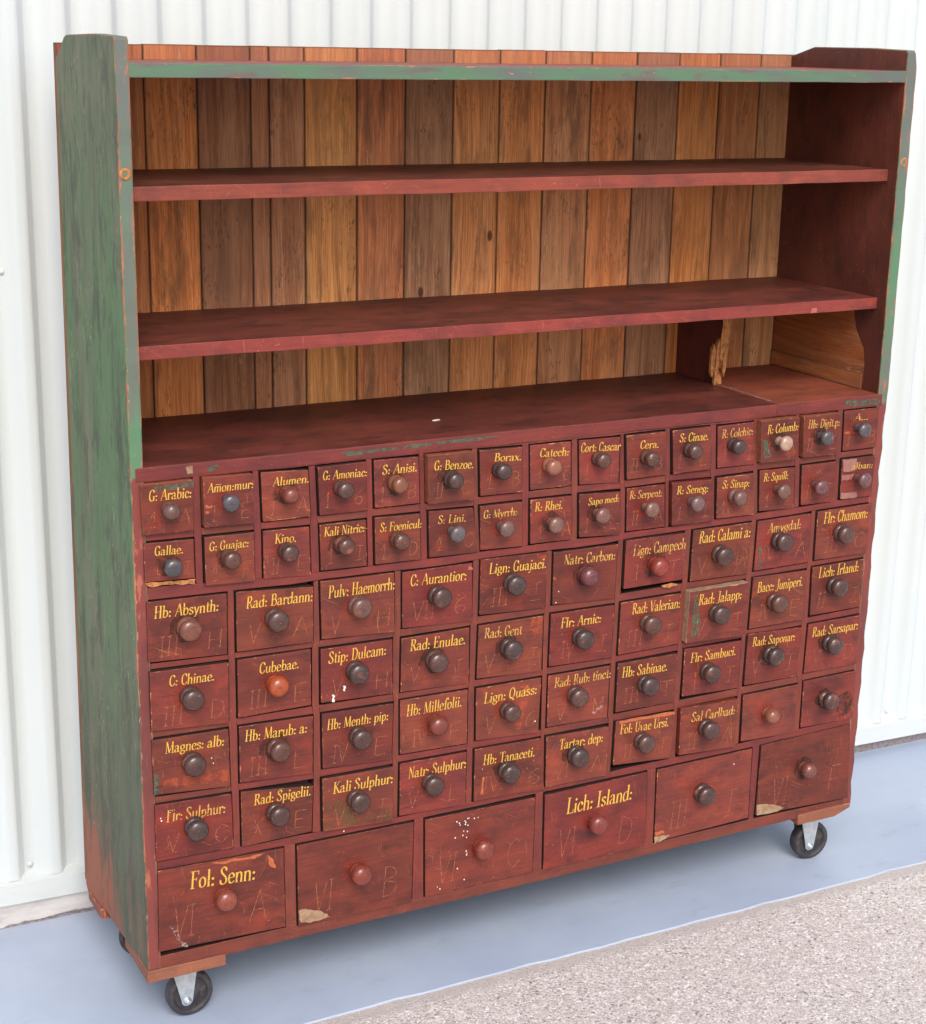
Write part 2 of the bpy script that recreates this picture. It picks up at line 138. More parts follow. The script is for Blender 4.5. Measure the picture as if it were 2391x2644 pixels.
    {'k': (7, 4), 't': '', 'p': 0.0023, 'q': [(1.2504, 0.3795), (1.5283, 0.3826), (1.5304, 0.1961), (1.253, 0.1898)], 'n': (1.3822, 0.2964), 'm': [('pale', [(1.2512, 0.2041), (1.273, 0.203), (1.2976, 0.1986), (1.2786, 0.1915), (1.2537, 0.1858)]), ('orange', [(1.2528, 0.2171), (1.2781, 0.2153), (1.2815, 0.2074), (1.2543, 0.2079)])], 'd': [(1.4752, 0.3516)]},
    {'k': (7, 5), 't': '', 'p': 0.0042, 'q': [(1.5546, 0.3865), (1.8324, 0.3932), (1.8454, 0.1877), (1.5519, 0.1993)], 'n': (1.6904, 0.3023), 'm': [('pale', [(1.5522, 0.2266), (1.5807, 0.2254), (1.6127, 0.2156), (1.6391, 0.201), (1.6196, 0.1967), (1.5546, 0.1974)])]},
]
GRID = {'xb0L': 0.0285, 'xb0R': 0.3044, 'xb1L': 0.334, 'xb1R': 0.6075, 'xb2L': 0.6385, 'xb2R': 0.9165, 'xb3L': 0.9441, 'xb3R': 1.2244, 'xb4L': 1.2532, 'xb4R': 1.5322, 'xb5L': 1.5589, 'xb5R': 1.8456, 'xm0L': 0.0255, 'xm0R': 0.1884, 'xm1L': 0.209, 'xm1R': 0.3706, 'xm2L': 0.3923, 'xm2R': 0.5563, 'xm3L': 0.5749, 'xm3R': 0.7382, 'xm4L': 0.7601, 'xm4R': 0.9254, 'xm5L': 0.9427, 'xm5R': 1.1067, 'xm6L': 1.1284, 'xm6R': 1.2913, 'xm7L': 1.3138, 'xm7R': 1.4784, 'xm8L': 1.497, 'xm8R': 1.6572, 'xm9L': 1.6782, 'xm9R': 1.8407, 'xs0L': 0.0216, 'xs0R': 0.1243, 'xs10L': 1.2508, 'xs10R': 1.3562, 'xs11L': 1.3739, 'xs11R': 1.478, 'xs12L': 1.4961, 'xs12R': 1.6005, 'xs13L': 1.6193, 'xs13R': 1.7208, 'xs14L': 1.7389, 'xs14R': 1.8408, 'xs1L': 0.1458, 'xs1R': 0.2482, 'xs2L': 0.267, 'xs2R': 0.3668, 'xs3L': 0.3897, 'xs3R': 0.4942, 'xs4L': 0.5126, 'xs4R': 0.6156, 'xs5L': 0.6361, 'xs5R': 0.7437, 'xs6L': 0.7587, 'xs6R': 0.8608, 'xs7L': 0.8813, 'xs7R': 0.9838, 'xs8L': 1.0048, 'xs8R': 1.1079, 'xs9L': 1.1281, 'xs9R': 1.2307, 'z1b': 1.106, 'z1t': 1.207, 'z2b': 0.9864, 'z2t': 1.0861, 'z3b': 0.8391, 'z3t': 0.9643, 'z4b': 0.6916, 'z4t': 0.8175, 'z5b': 0.5464, 'z5t': 0.6717, 'z6b': 0.4013, 'z6t': 0.5234, 'z7b': 0.188, 'z7t': 0.3794}

# ------------------------------------------------------------------ material helper
def lin(c):
    return tuple(((x / 255) / 12.92 if x / 255 <= .04045 else ((x / 255 + .055) / 1.055) ** 2.4) for x in c) + (1,)

class G:
    """a small material graph"""
    def __init__(s, name):
        s.m = bpy.data.materials.new(name)
        s.m.use_nodes = True
        s.t = s.m.node_tree
        s.b = s.t.nodes['Principled BSDF']
        s.out = s.t.nodes['Material Output']
    def put(s, sock, v):
        if isinstance(v, bpy.types.NodeSocket):
            s.t.links.new(v, sock)
        else:
            if sock.type == 'RGBA' and isinstance(v, (tuple, list)) and len(v) == 3:
                v = lin(v)
            sock.default_value = v
    def node(s, typ, **p):
        n = s.t.nodes.new(typ)
        for k, v in p.items():
            setattr(n, k, v)
        return n
    def math(s, op, a, b=0, c=0, clamp=False):
        n = s.node('ShaderNodeMath', operation=op, use_clamp=clamp)
        for i, v in enumerate((a, b, c)):
            s.put(n.inputs[i], v)
        return n.outputs[0]
    def vmath(s, op, a, b):
        n = s.node('ShaderNodeVectorMath', operation=op)
        s.put(n.inputs[0], a); s.put(n.inputs[1], b)
        return n.outputs[0]
    def mix(s, f, a, b, mode='MIX'):
        n = s.node('ShaderNodeMix', data_type='RGBA', blend_type=mode)
        s.put(n.inputs[0], f); s.put(n.inputs[6], a); s.put(n.inputs[7], b)
        return n.outputs[2]
    def step(s, v, a, b):
        n = s.node('ShaderNodeMapRange', interpolation_type='SMOOTHSTEP', clamp=True)
        s.put(n.inputs[0], v); s.put(n.inputs[1], a); s.put(n.inputs[2], b)
        return n.outputs[0]
    def noise(s, v, sc=1.0, det=4, rough=.55, dist=0.0):
        n = s.node('ShaderNodeTexNoise')
        s.put(n.inputs['Vector'], v)
        n.inputs['Scale'].default_value = sc
        n.inputs['Detail'].default_value = det
        n.inputs['Roughness'].default_value = rough
        n.inputs['Distortion'].default_value = dist
        return n.outputs[0]
    def voro(s, v, sc=1.0, feature='F1', out=0, rand=1.0):
        n = s.node('ShaderNodeTexVoronoi', feature=feature)
        s.put(n.inputs['Vector'], v)
        n.inputs['Scale'].default_value = sc
        n.inputs['Randomness'].default_value = rand
        return n.outputs[out]
    def mapping(s, v, loc=(0, 0, 0), rot=(0, 0, 0), scale=(1, 1, 1)):
        n = s.node('ShaderNodeMapping')
        s.put(n.inputs[0], v)
        n.inputs[1].default_value = loc; n.inputs[2].default_value = rot; n.inputs[3].default_value = scale
        return n.outputs[0]
    def ramp(s, f, stops):
        n = s.node('ShaderNodeValToRGB')
        s.put(n.inputs[0], f)
        e = n.color_ramp.elements
        while len(e) < len(stops):
            e.new(.5)
        for el, (p, c) in zip(e, stops):
            el.position = p
            el.color = lin(c) if len(c) == 3 else c
        return n.outputs[0]
    def uv(s, name='m'):
        return s.node('ShaderNodeUVMap', uv_map=name).outputs[0]
    def obj(s):
        return s.node('ShaderNodeTexCoord').outputs['Object']
    def info(s, k):
        return s.node('ShaderNodeObjectInfo').outputs[k]
    def sep(s, v):
        n = s.node('ShaderNodeSeparateXYZ'); s.put(n.inputs[0], v)
        return n.outputs
    def comb(s, x, y, z):
        n = s.node('ShaderNodeCombineXYZ')
        for i, v in enumerate((x, y, z)):
            s.put(n.inputs[i], v)
        return n.outputs[0]
    def bump(s, h, strength=.3, dist=.001):
        n = s.node('ShaderNodeBump')
        s.put(n.inputs['Height'], h)
        n.inputs['Strength'].default_value = strength; n.inputs['Distance'].default_value = dist
        return n.outputs[0]
    def end(s, col, rough=.6, spec=.4, metal=0.0, normal=None, alpha=None):
        s.put(s.b.inputs['Base Color'], col)
        s.put(s.b.inputs['Roughness'], rough)
        s.put(s.b.inputs['Specular IOR Level'], spec)
        s.put(s.b.inputs['Metallic'], metal)
        if normal is not None:
            s.put(s.b.inputs['Normal'], normal)
        if alpha is not None:
            s.put(s.b.inputs['Alpha'], alpha)
        return s.m
    # coordinates of a board: u along the grain in metres, shifted per object
    def board(s):
        uv = s.uv('m')
        r = s.info('Random')
        off = s.comb(s.math('MULTIPLY', r, 37.0), s.math('MULTIPLY', r, 91.0), s.math('MULTIPLY', r, 13.0))
        p = s.vmath('ADD', uv, off)
        a = s.sep(uv); d = s.sep(s.uv('s'))
        eu = s.math('MINIMUM', a[0], s.math('SUBTRACT', d[0], a[0]))
        ev = s.math('MINIMUM', a[1], s.math('SUBTRACT', d[1], a[1]))
        return p, s.math('MINIMUM', eu, ev), r

def painted(name, c1, c2, dark, worn, wear=.5, edge=.004, grime=.5, scratch=.5, rough=.5, var=.16, spec=.35, tint=False, spots=.5, gscale=1.0):
    """old brushed paint on wood: blotches, grain, dirt, fine scratches, worn arrises"""
    g = G(name)
    p, e, r = g.board()
    blotch = g.noise(g.mapping(p, scale=(9 * gscale, 16 * gscale, 1)), 1, 3, .55)
    grain = g.noise(g.mapping(p, scale=(9, 210, 1)), 1, 4, .65)
    fine = g.noise(g.mapping(p, scale=(60, 700, 1)), 1, 2, .6)
    col = g.mix(g.step(blotch, .34, .66), c1, c2)
    col = g.mix(g.math('MULTIPLY', g.step(grain, .42, .8), .55), col, dark)
    col = g.mix(g.math('MULTIPLY', g.step(fine, .45, .8), .22), col, dark)
    dirt = g.noise(g.mapping(p, loc=(3, 7, 0), scale=(14, 22, 1)), 1, 5, .6)
    col = g.mix(g.math('MULTIPLY', g.step(dirt, .48, .72), grime), col, dark)
    # thinned, rubbed patches where the redder undercoat comes up
    rub = g.noise(g.mapping(p, loc=(9, 2, 0), scale=(11, 18, 1)), 1, 4, .6)
    col = g.mix(g.math('MULTIPLY', g.step(rub, .56, .74), .6 * wear), col, worn[1])
    # scratches
    wob = g.vmath('ADD', p, g.vmath('SCALE', p, (0, 0, 0)))
    for ang, lo in ((.5, .70), (-.9, .715), (1.45, .70)):
        q = g.mapping(p, rot=(0, 0, ang), scale=(1, 1, 1))
        s1 = g.noise(g.mapping(q, scale=(14, 620, 1)), 1, 1, .4)
        s2 = g.noise(g.mapping(q, loc=(4, 4, 0), scale=(30, 30, 1)), 1, 2, .5)
        m = g.math('MULTIPLY', g.step(s1, lo, lo + .05), g.step(s2, .5, .62))
        col = g.mix(g.math('MULTIPLY', m, scratch), col, worn[0])
    # little chips
    ch = g.noise(g.mapping(p, scale=(170, 260, 1)), 1, 2, .5)
    ch2 = g.noise(g.mapping(p, loc=(1, 5, 0), scale=(10, 10, 1)), 1, 2, .5)
    m = g.math('MULTIPLY', g.step(ch, .70, .74), g.step(ch2, .48, .6))
    col = g.mix(g.math('MULTIPLY', m, spots), col, worn[0])
    # worn edges
    en = g.noise(g.mapping(p, scale=(34, 60, 1)), 1, 4, .7)
    lim = g.math('MULTIPLY', g.step(en, .40, .78), edge)
    em = g.step(g.math('SUBTRACT', lim, e), 0, .0012)
    col = g.mix(g.math('MULTIPLY', em, min(1, wear * 1.4)), col, worn[0])
    # each piece a little different
    hsv = g.node('ShaderNodeHueSaturation')
    g.put(hsv.inputs['Color'], col)
    g.put(hsv.inputs['Value'], g.math('MULTIPLY_ADD', r, var * 2, 1 - var))
    r2 = g.math('FRACT', g.math('MULTIPLY', r, 17.31))
    g.put(hsv.inputs['Hue'], g.math('MULTIPLY_ADD', r2, .012, .494))
    col = hsv.outputs[0]
    if tint:
        col = g.mix(1.0, col, g.info('Color'), 'MULTIPLY')
    h = g.math('ADD', g.math('MULTIPLY', grain, .6), g.math('ADD', g.math('MULTIPLY', fine, .3), g.math('MULTIPLY', em, -.5)))
    rg = g.math('MULTIPLY_ADD', blotch, .3, rough - .12)
    return g.end(col, rg, spec, normal=g.bump(h, .35, .0008))

ORANGE, OCHRE = (196, 122, 72), (170, 92, 62)
M = {}
M['red'] = painted('red_brown_drawer_paint', (102, 45, 39), (122, 53, 41), (62, 33, 31), ((184, 116, 74), (148, 58, 38)), .8, .0038, .62, .5, .44, .20, spots=.8, tint=True)
M['frame'] = painted('red_brown_frame_paint', (106, 48, 43), (120, 54, 44), (70, 38, 37), ((178, 104, 68), (146, 66, 52)), .35, .0025, .45, .35, .52, .07)
M['shelf_edge'] = painted('pinkish_red_edge_paint', (124, 53, 44), (138, 60, 49), (80, 42, 41), ((206, 132, 96), (176, 84, 68)), .4, .0022, .5, .3, .55, .05, gscale=.7)
M['shelf_top'] = painted('dark_maroon_shelf_paint', (90, 46, 37), (114, 58, 45), (52, 33, 30), ((160, 108, 88), (136, 70, 52)), .6, .0015, .7, .4, .5, .05, gscale=.6, spots=.5)
M['counter_raw'] = painted('thin_reddish_counter_stain', (128, 66, 46), (150, 80, 52), (92, 54, 44), ((170, 112, 78), (158, 70, 50)), .4, .001, .5, .3, .6, .05, gscale=.6)
M['inner'] = painted('dark_maroon_inner_paint', (88, 42, 37), (108, 52, 42), (56, 34, 32), ((190, 120, 84), (128, 58, 46)), .35, .002, .6, .25, .55, .05, gscale=.35)
M['block'] = painted('stained_block_wood', (128, 76, 58), (140, 84, 64), (94, 62, 54), ((200, 140, 96), (150, 84, 62)), .4, .003, .5, .3, .6, .1)
M['red_bare'] = M['block']

def green_side():
    """grey green paint, brighter where it was rubbed, red undercoat and bare wood low down"""
    g = G('worn_green_side_paint')
    p, e, r = g.board()
    o = g.sep(g.node('ShaderNodeNewGeometry').outputs['Position'])
    streak = g.noise(g.mapping(p, scale=(1.6, 34, 1)), 1, 5, .66)
    wide = g.noise(g.mapping(p, loc=(2, 1, 0), scale=(2.1, 9, 1)), 1, 4, .6)
    blot = g.noise(g.mapping(p, loc=(1, 4, 0), scale=(7, 13, 1)), 1, 5, .65)
    fine = g.noise(g.mapping(p, scale=(22, 420, 1)), 1, 3, .65)
    col = g.mix(g.step(streak, .30, .70), (80, 91, 66), (101, 109, 84))
    col = g.mix(g.math('MULTIPLY', g.step(blot, .42, .66), .45), col, (124, 114, 96))
    # greener in the middle of its height
    zz = g.math('MULTIPLY', g.step(o[2], .45, 1.1), g.math('SUBTRACT', 1.0, g.math('MULTIPLY', g.step(o[2], 1.5, 2.0), .85)))
    col = g.mix(g.math('MULTIPLY', g.math('MULTIPLY', zz, g.step(wide, .40, .60)), .8), col, (80, 114, 74))
    col = g.mix(g.math('MULTIPLY', g.step(g.noise(g.mapping(p, loc=(5, 9, 0), scale=(2.2, 16, 1)), 1, 5, .65), .52, .68), .7), col, (66, 70, 54))
    # rubbed through to the red brown
    rb = g.noise(g.mapping(p, loc=(4, 2, 0), scale=(5, 26, 1)), 1, 5, .7)
    col = g.mix(g.math('MULTIPLY', g.step(rb, .63, .72), .65), col, (142, 96, 72))
    # bands of dirt and of bare red brown low down, most at the back edge
    low = g.math('SUBTRACT', 1.0, g.step(o[2], .10, .70))
    back = g.step(o[1], .10, .34)
    dirty = g.math('SUBTRACT', 1.0, g.step(o[2], .15, .95))
    col = g.mix(g.math('MULTIPLY', dirty, .55), col, (68, 66, 50))
    wear = g.math('ADD', g.math('MULTIPLY', low, g.math('MULTIPLY_ADD', back, .36, .18)), g.math('MULTIPLY', streak, .55))
    wear = g.math('ADD', wear, g.math('MULTIPLY_ADD', blot, .3, -.15))
    col = g.mix(g.math('MULTIPLY', g.step(wear, .42, .60), .85), col, (126, 84, 62))
    col = g.mix(g.math('MULTIPLY', g.step(wear, .54, .68), .8), col, (152, 78, 54))
    sc_a = g.noise(g.mapping(p, loc=(3, 1, 0), scale=(9, 26, 1)), 1, 6, .72)
    col = g.mix(g.math('MULTIPLY', g.step(sc_a, .50, .62), .65), col, (58, 62, 48))
    sc_b = g.noise(g.mapping(p, loc=(6, 6, 0), scale=(13, 30, 1)), 1, 5, .7)
    col = g.mix(g.math('MULTIPLY', g.step(sc_b, .62, .70), .6), col, (134, 130, 108))
    # flecks, cracks
    fl = g.noise(g.mapping(p, scale=(70, 330, 1)), 1, 2, .5)
    fm = g.noise(g.mapping(p, loc=(8, 3, 0), scale=(6, 14, 1)), 1, 3, .55)
    col = g.mix(g.math('MULTIPLY', g.math('MULTIPLY', g.step(fl, .66, .70), g.step(fm, .50, .60)), .8), col, (168, 164, 128))
    cr = g.noise(g.mapping(p, loc=(0, 6, 0), scale=(7, 520, 1)), 1, 1, .4)
    cm = g.noise(g.mapping(p, loc=(8, 8, 0), scale=(4, 18, 1)), 1, 2, .5)
    crm = g.math('MULTIPLY', g.step(cr, .69, .71), g.step(cm, .55, .6))
    col = g.mix(g.math('MULTIPLY', crm, .8), col, (48, 44, 40))
    # worn arris
    en = g.noise(g.mapping(p, scale=(16, 60, 1)), 1, 5, .75)
    lim = g.math('MULTIPLY', g.step(en, .38, .75), .012)
    em = g.step(g.math('SUBTRACT', lim, e), 0, .003)
    col = g.mix(g.math('MULTIPLY', em, .85), col, g.mix(g.step(fine, .4, .6), (164, 108, 78), (138, 80, 64)))
    col = g.mix(g.math('MULTIPLY', g.step(fine, .5, .85), .2), col, (64, 68, 58))
    h = g.math('ADD', g.math('MULTIPLY', streak, .5), g.math('ADD', fine, g.math('MULTIPLY', crm, -2.0)))
    return g.end(col, .55, .3, normal=g.bump(h, .3, .0008))
M['green'] = green_side()

def green_edge():
    """front edge: green above the counter, red brown below it"""
    g = G('front_edge_paint')
    p, e, r = g.board()
    o = g.sep(g.node('ShaderNodeNewGeometry').outputs['Position'])
    streak = g.noise(g.mapping(p, scale=(3, 60, 1)), 1, 5, .62)
    blot = g.noise(g.mapping(p, loc=(3, 2, 0), scale=(5, 22, 1)), 1, 4, .6)
    grn = g.mix(g.step(blot, .35, .62), (84, 122, 92), (96, 104, 94))
    grn = g.mix(g.step(o[2], 1.55, 1.95), grn, (98, 104, 98))
    red = g.mix(g.step(blot, .4, .65), (122, 60, 56), (104, 56, 54))
    edge_z = g.math('MULTIPLY_ADD', g.noise(g.mapping(p, scale=(40, 90, 1)), 1, 4, .7), .05, 1.195)
    col = g.mix(g.step(g.math('SUBTRACT', o[2], edge_z), -.003, .003), red, grn)
    chip = g.noise(g.mapping(p, loc=(7, 7, 0), scale=(9, 30, 1)), 1, 4, .65)
    col = g.mix(g.math('MULTIPLY', g.step(chip, .60, .68), .8), col, (166, 96, 76))
    # specks of the old green on the red part
    sp = g.noise(g.mapping(p, loc=(2, 4, 0), scale=(30, 120, 1)), 1, 3, .6)
    col = g.mix(g.math('MULTIPLY', g.step(sp, .66, .70), .6), col, (82, 104, 88))
    en = g.noise(g.mapping(p, scale=(20, 70, 1)), 1, 5, .75)
    lim = g.math('MULTIPLY', g.step(en, .38, .75), .009)
    em = g.step(g.math('SUBTRACT', lim, e), 0, .002)
    col = g.mix(g.math('MULTIPLY', em, .85), col, g.mix(g.step(streak, .4, .6), (182, 122, 86), (150, 84, 64)))
    return g.end(col, .55, .3, normal=g.bump(g.math('ADD', streak, g.math('MULTIPLY', em, -1.0)), .3, .0008))
M['edge'] = green_edge()

def green_lip():
    g = G('green_shelf_edge_paint')
    p, e, r = g.board()
    blot = g.noise(g.mapping(p, scale=(4.5, 20, 1)), 1, 4, .6)
    grain = g.noise(g.mapping(p, scale=(16, 320, 1)), 1, 4, .65)
    col = g.mix(g.step(blot, .34, .60), (92, 98, 94), (84, 114, 88))
    col = g.mix(g.math('MULTIPLY', g.step(g.noise(g.mapping(p, loc=(4, 4, 0), scale=(7, 30, 1)), 1, 5, .65), .52, .64), .8), col, (104, 82, 84))
    col = g.mix(g.math('MULTIPLY', g.step(grain, .55, .85), .4), col, (70, 80, 72))
    ch = g.noise(g.mapping(p, loc=(3, 3, 0), scale=(36, 90, 1)), 1, 3, .6)
    col = g.mix(g.math('MULTIPLY', g.step(ch, .68, .72), .9), col, (188, 112, 84))
    en = g.noise(g.mapping(p, scale=(22, 60, 1)), 1, 4, .7)
    em = g.step(g.math('SUBTRACT', g.math('MULTIPLY', g.step(en, .45, .8), .006), e), 0, .0015)
    col = g.mix(g.math('MULTIPLY', em, .8), col, (172, 112, 88))
    return g.end(col, .5, .35, normal=g.bump(grain, .3, .0008))
M['lip'] = green_lip()

def pine():
    """bare old pine back boards: colour of each board from the object, grain, stains, streaks"""
    g = G('bare_pine_boards')
    p, e, r = g.board()
    base = g.info('Color')
    wav = g.noise(g.mapping(p, scale=(1.2, 9, 1)), 1, 3, .5)
    q = g.vmath('ADD', g.mapping(p, scale=(.7, 95, 1)), g.comb(0.0, g.math('MULTIPLY', wav, 9.0), 0.0))
    grain = g.noise(q, 1, 4, .6)
    fine = g.noise(g.mapping(p, scale=(14, 620, 1)), 1, 3, .6)
    ring = g.node('ShaderNodeTexWave', wave_type='BANDS', bands_direction='Y', wave_profile='SAW')
    g.put(ring.inputs['Vector'], g.vmath('ADD', p, g.comb(0.0, g.math('MULTIPLY', wav, .12), 0.0)))
    ring.inputs['Scale'].default_value = 46
    ring.inputs['Distortion'].default_value = 1.2
    ring.inputs['Detail'].default_value = 2
    ring.inputs['Detail Scale'].default_value = 1.5
    dk = g.mix(1.0, base, (150, 122, 104), 'MULTIPLY')
    lt = g.mix(.35, base, (226, 178, 132))
    col = g.mix(g.math('MULTIPLY', g.step(grain, .36, .70), .55), base, dk)
    col = g.mix(g.math('MULTIPLY', g.step(g.noise(g.mapping(p, loc=(6, 1, 0), scale=(2.4, 13, 1)), 1, 4, .6), .48, .70), .75), col, lt)
    str_ = g.math('MULTIPLY', g.math('POWER', ring.outputs[1], 2.2), g.math('MULTIPLY_ADD', g.math('FRACT', g.math('MULTIPLY', r, 7.77)), .34, .04))
    col = g.mix(str_, col, dk)
    col = g.mix(g.math('MULTIPLY', g.step(fine, .42, .66), .5), col, dk)
    # dark water stains running with the grain, smoke, and a few whitish scrapes
    st = g.noise(g.mapping(p, loc=(1, 8, 0), scale=(3.2, 19, 1)), 1, 5, .62)
    col = g.mix(g.math('MULTIPLY', g.step(st, .53, .70), .6), col, (104, 78, 62))
    st2 = g.noise(g.mapping(p, loc=(7, 2, 0), scale=(7, 24, 1)), 1, 6, .7)
    col = g.mix(g.math('MULTIPLY', g.step(st2, .50, .68), .5), col, (100, 74, 58))
    st3 = g.noise(g.mapping(p, loc=(5, 5, 0), scale=(2.2, 6, 1)), 1, 2, .5)
    col = g.mix(g.math('MULTIPLY', g.step(st3, .46, .7), .4), col, g.mix(.5, base, (128, 98, 78)))
    sc1 = g.noise(g.mapping(p, loc=(2, 3, 0), scale=(40, 300, 1)), 1, 2, .5)
    sc2 = g.noise(g.mapping(p, loc=(9, 9, 0), scale=(2.5, 16, 1)), 1, 3, .55)
    col = g.mix(g.math('MULTIPLY', g.math('MULTIPLY', g.step(sc1, .6, .68), g.step(sc2, .58, .68)), .5), col, (214, 190, 170))
    pk = g.noise(g.mapping(p, loc=(4, 8, 0), scale=(60, 190, 1)), 1, 3, .6)
    pm = g.noise(g.mapping(p, loc=(8, 4, 0), scale=(5, 12, 1)), 1, 4, .6)
    col = g.mix(g.math('MULTIPLY', g.math('MULTIPLY', g.step(pk, .56, .66), g.step(pm, .50, .62)), .6), col, (70, 50, 40))
    # knots
    kv = g.node('ShaderNodeTexVoronoi', feature='F1')
    g.put(kv.inputs['Vector'], g.mapping(p, scale=(2.6, 5, 1)))
    kv.inputs['Scale'].default_value = 1
    kn_ = g.math('SUBTRACT', 1.0, g.step(g.math('ADD', kv.outputs[0], g.math('MULTIPLY', st2, .03)), .038, .058))
    col = g.mix(g.math('MULTIPLY', kn_, .85), col, (56, 38, 30))
    # the strip above the top board is tinted a darker red brown
    o = g.sep(g.node('ShaderNodeNewGeometry').outputs['Position'])
    col = g.mix(g.math('MULTIPLY', g.step(o[2], 1.985, 1.992), .6), col, (122, 72, 58))
    em = g.math('SUBTRACT', 1.0, g.step(e, .0008, .004))
    col = g.mix(g.math('MULTIPLY', em, .6), col, (70, 50, 40))
    h = g.math('ADD', g.math('MULTIPLY', fine, .5), g.math('ADD', grain, str_))
    return g.end(col, .68, .25, normal=g.bump(h, .35, .0008))
M['pine'] = pine()

def flat(name, c, rough=.7, spec=.3, n=60, amp=.25, dark=(60, 50, 45), metal=0.0):
    g = G(name)
    v = g.noise(g.obj(), n, 4, .6)
    col = g.mix(g.math('MULTIPLY', g.step(v, .35, .75), amp), c, dark)
    return g.end(col, rough, spec, metal, normal=g.bump(v, .2, .0006))
M['dark'] = flat('unlit_carcass_wood', (46, 32, 27), .85)  # bare wood with the shade of gaps and interior put into its colour
M['orange'] = flat('bare_orange_wood', (178, 98, 60), .75, amp=.7, dark=(128, 62, 46), n=120)
M['pale'] = flat('bare_pale_wood', (158, 130, 104), .8, amp=.75, dark=(112, 80, 62), n=70)
M['woodlt'] = flat('bare_honey_wood', (184, 124, 74), .8, amp=.8, dark=(104, 64, 42), n=90)
M['pink'] = flat('pale_pink_paint_loss', (150, 104, 96), .6, amp=.6, dark=(122, 76, 70), n=70)
M['pinkred'] = flat('salmon_paint_loss', (176, 92, 80), .6, amp=.35, n=90)
M['white'] = flat('white_paint_drip', (226, 220, 208), .5, amp=.1)
M['yellowdot'] = flat('yellow_paint_drip', (230, 196, 120), .5, amp=.1)

def thin(name, c, cover, sc=90, lo=.45, hi=.6, rough=.55):
    """a thin, patchy film of colour lying on the paint below"""
    g = G(name)
    v = g.noise(g.obj(), sc, 5, .65)
    a = g.math('MULTIPLY', g.step(v, lo, hi), cover)
    return g.end(c, rough, .3, alpha=a)
M['greenp'] = thin('thin_green_paint', (80, 100, 82), .8, 70, .34, .60)
M['redp'] = thin('rubbed_red_paint', (158, 60, 44), .55, 45, .30, .72)
M['redlt'] = thin('rubbed_orange_red_paint', (178, 84, 58), .6, 50, .36, .64)
M['chalk'] = thin('chalky_smear', (176, 156, 150), .65, 120, .46, .6)
M['grime'] = thin('dark_grime', (58, 46, 38), .7, 60, .36, .64)
M['edgewood'] = flat('worn_drawer_arris', (138, 80, 56), .7, amp=.8, dark=(92, 48, 40), n=60)
M['olive'] = thin('olive_dirt_film', (104, 84, 56), .6, 26, .34, .66)
M['scratch'] = thin('scratched_numeral', (186, 116, 80), .66, 80, .30, .58)
M['gold'] = thin('ochre_sign_paint', (206, 162, 70), 1.0, 140, .30, .46, .5)
M['gold_worn'] = thin('worn_ochre_sign_paint', (200, 156, 78), .95, 100, .33, .52, .5)

def knob_mat():
    g = G('turned_knob_varnish')
    o = g.obj()
    c = g.info('Color')
    r = g.info('Random')
    q = g.vmath('ADD', o, g.comb(g.math('MULTIPLY', r, 9.0), 0.0, g.math('MULTIPLY', r, 4.0)))
    v = g.noise(q, 70, 4, .6)
    gr = g.noise(g.mapping(q, scale=(40, 260, 260)), 1, 3, .6)
    col = g.mix(g.math('MULTIPLY', g.step(v, .4, .7), .4), c, g.mix(1.0, c, (140, 128, 128), 'MULTIPLY'))
    col = g.mix(g.math('MULTIPLY', g.step(gr, .5, .8), .3), col, g.mix(1.0, c, (120, 110, 110), 'MULTIPLY'))
    w = g.noise(q, 34, 3, .55)
    amt = g.math('FRACT', g.math('MULTIPLY', r, 5.13))
    col = g.mix(g.math('MULTIPLY', g.step(w, .55, .74), g.math('MULTIPLY', amt, .75)), col, (150, 84, 60))
    sp = g.noise(q, 420, 1, .5)
    col = g.mix(g.math('MULTIPLY', g.step(sp, .73, .76), .6), col, (190, 160, 140))
    return g.end(col, g.math('MULTIPLY_ADD', v, .20, .14), .6, normal=g.bump(gr, .12, .0005))
M['knob'] = knob_mat()

def steel():
    g = G('zinc_plated_steel')
    v = g.noise(g.obj(), 60, 4, .6)
    col = g.mix(g.step(v, .35, .7), (206, 212, 214), (178, 186, 190))
    return g.end(col, g.math('MULTIPLY_ADD', v, .2, .25), .5, .75)
M['steel'] = steel()
def rubber():
    g = G('hard_black_rubber')
    v = g.noise(g.obj(), 50, 5, .65)
    col = g.mix(g.step(v, .45, .75), (52, 49, 52), (84, 78, 78))
    return g.end(col, g.math('MULTIPLY_ADD', v, .25, .38), .4, normal=g.bump(v, .15, .0008))
M['rubber'] = rubber()

def siding():
    g = G('white_embossed_steel_siding')
    o = g.node('ShaderNodeNewGeometry').outputs['Position']
    v = g.noise(g.mapping(o, scale=(3, 3, .6)), 1, 4, .6)
    d = g.noise(g.mapping(o, scale=(30, 30, 3)), 1, 4, .6)
    em = g.voro(g.mapping(o, rot=(0, R(25), 0), scale=(240, 60, 150)), 1)
    col = g.mix(g.step(v, .3, .7), (198, 205, 206), (192, 200, 201))
    col = g.mix(g.math('MULTIPLY', g.step(d, .6, .8), .18), col, (196, 192, 182))
    return g.end(col, .38, .5, normal=g.bump(em, .22, .0012))
M['siding'] = siding()
def flashing():
    g = G('white_flashing_paint')
    o = g.node('ShaderNodeNewGeometry').outputs['Position']
    v = g.noise(g.mapping(o, scale=(5, 5, 18)), 1, 4, .6)
    col = g.mix(g.step(v, .4, .75), (196, 202, 203), (188, 194, 195))
    ru = g.noise(g.mapping(o, scale=(40, 40, 90)), 1, 4, .65)
    col = g.mix(g.math('MULTIPLY', g.step(ru, .68, .74), .3), col, (168, 138, 116))
    return g.end(col, .45, .4)
M['flash'] = flashing()
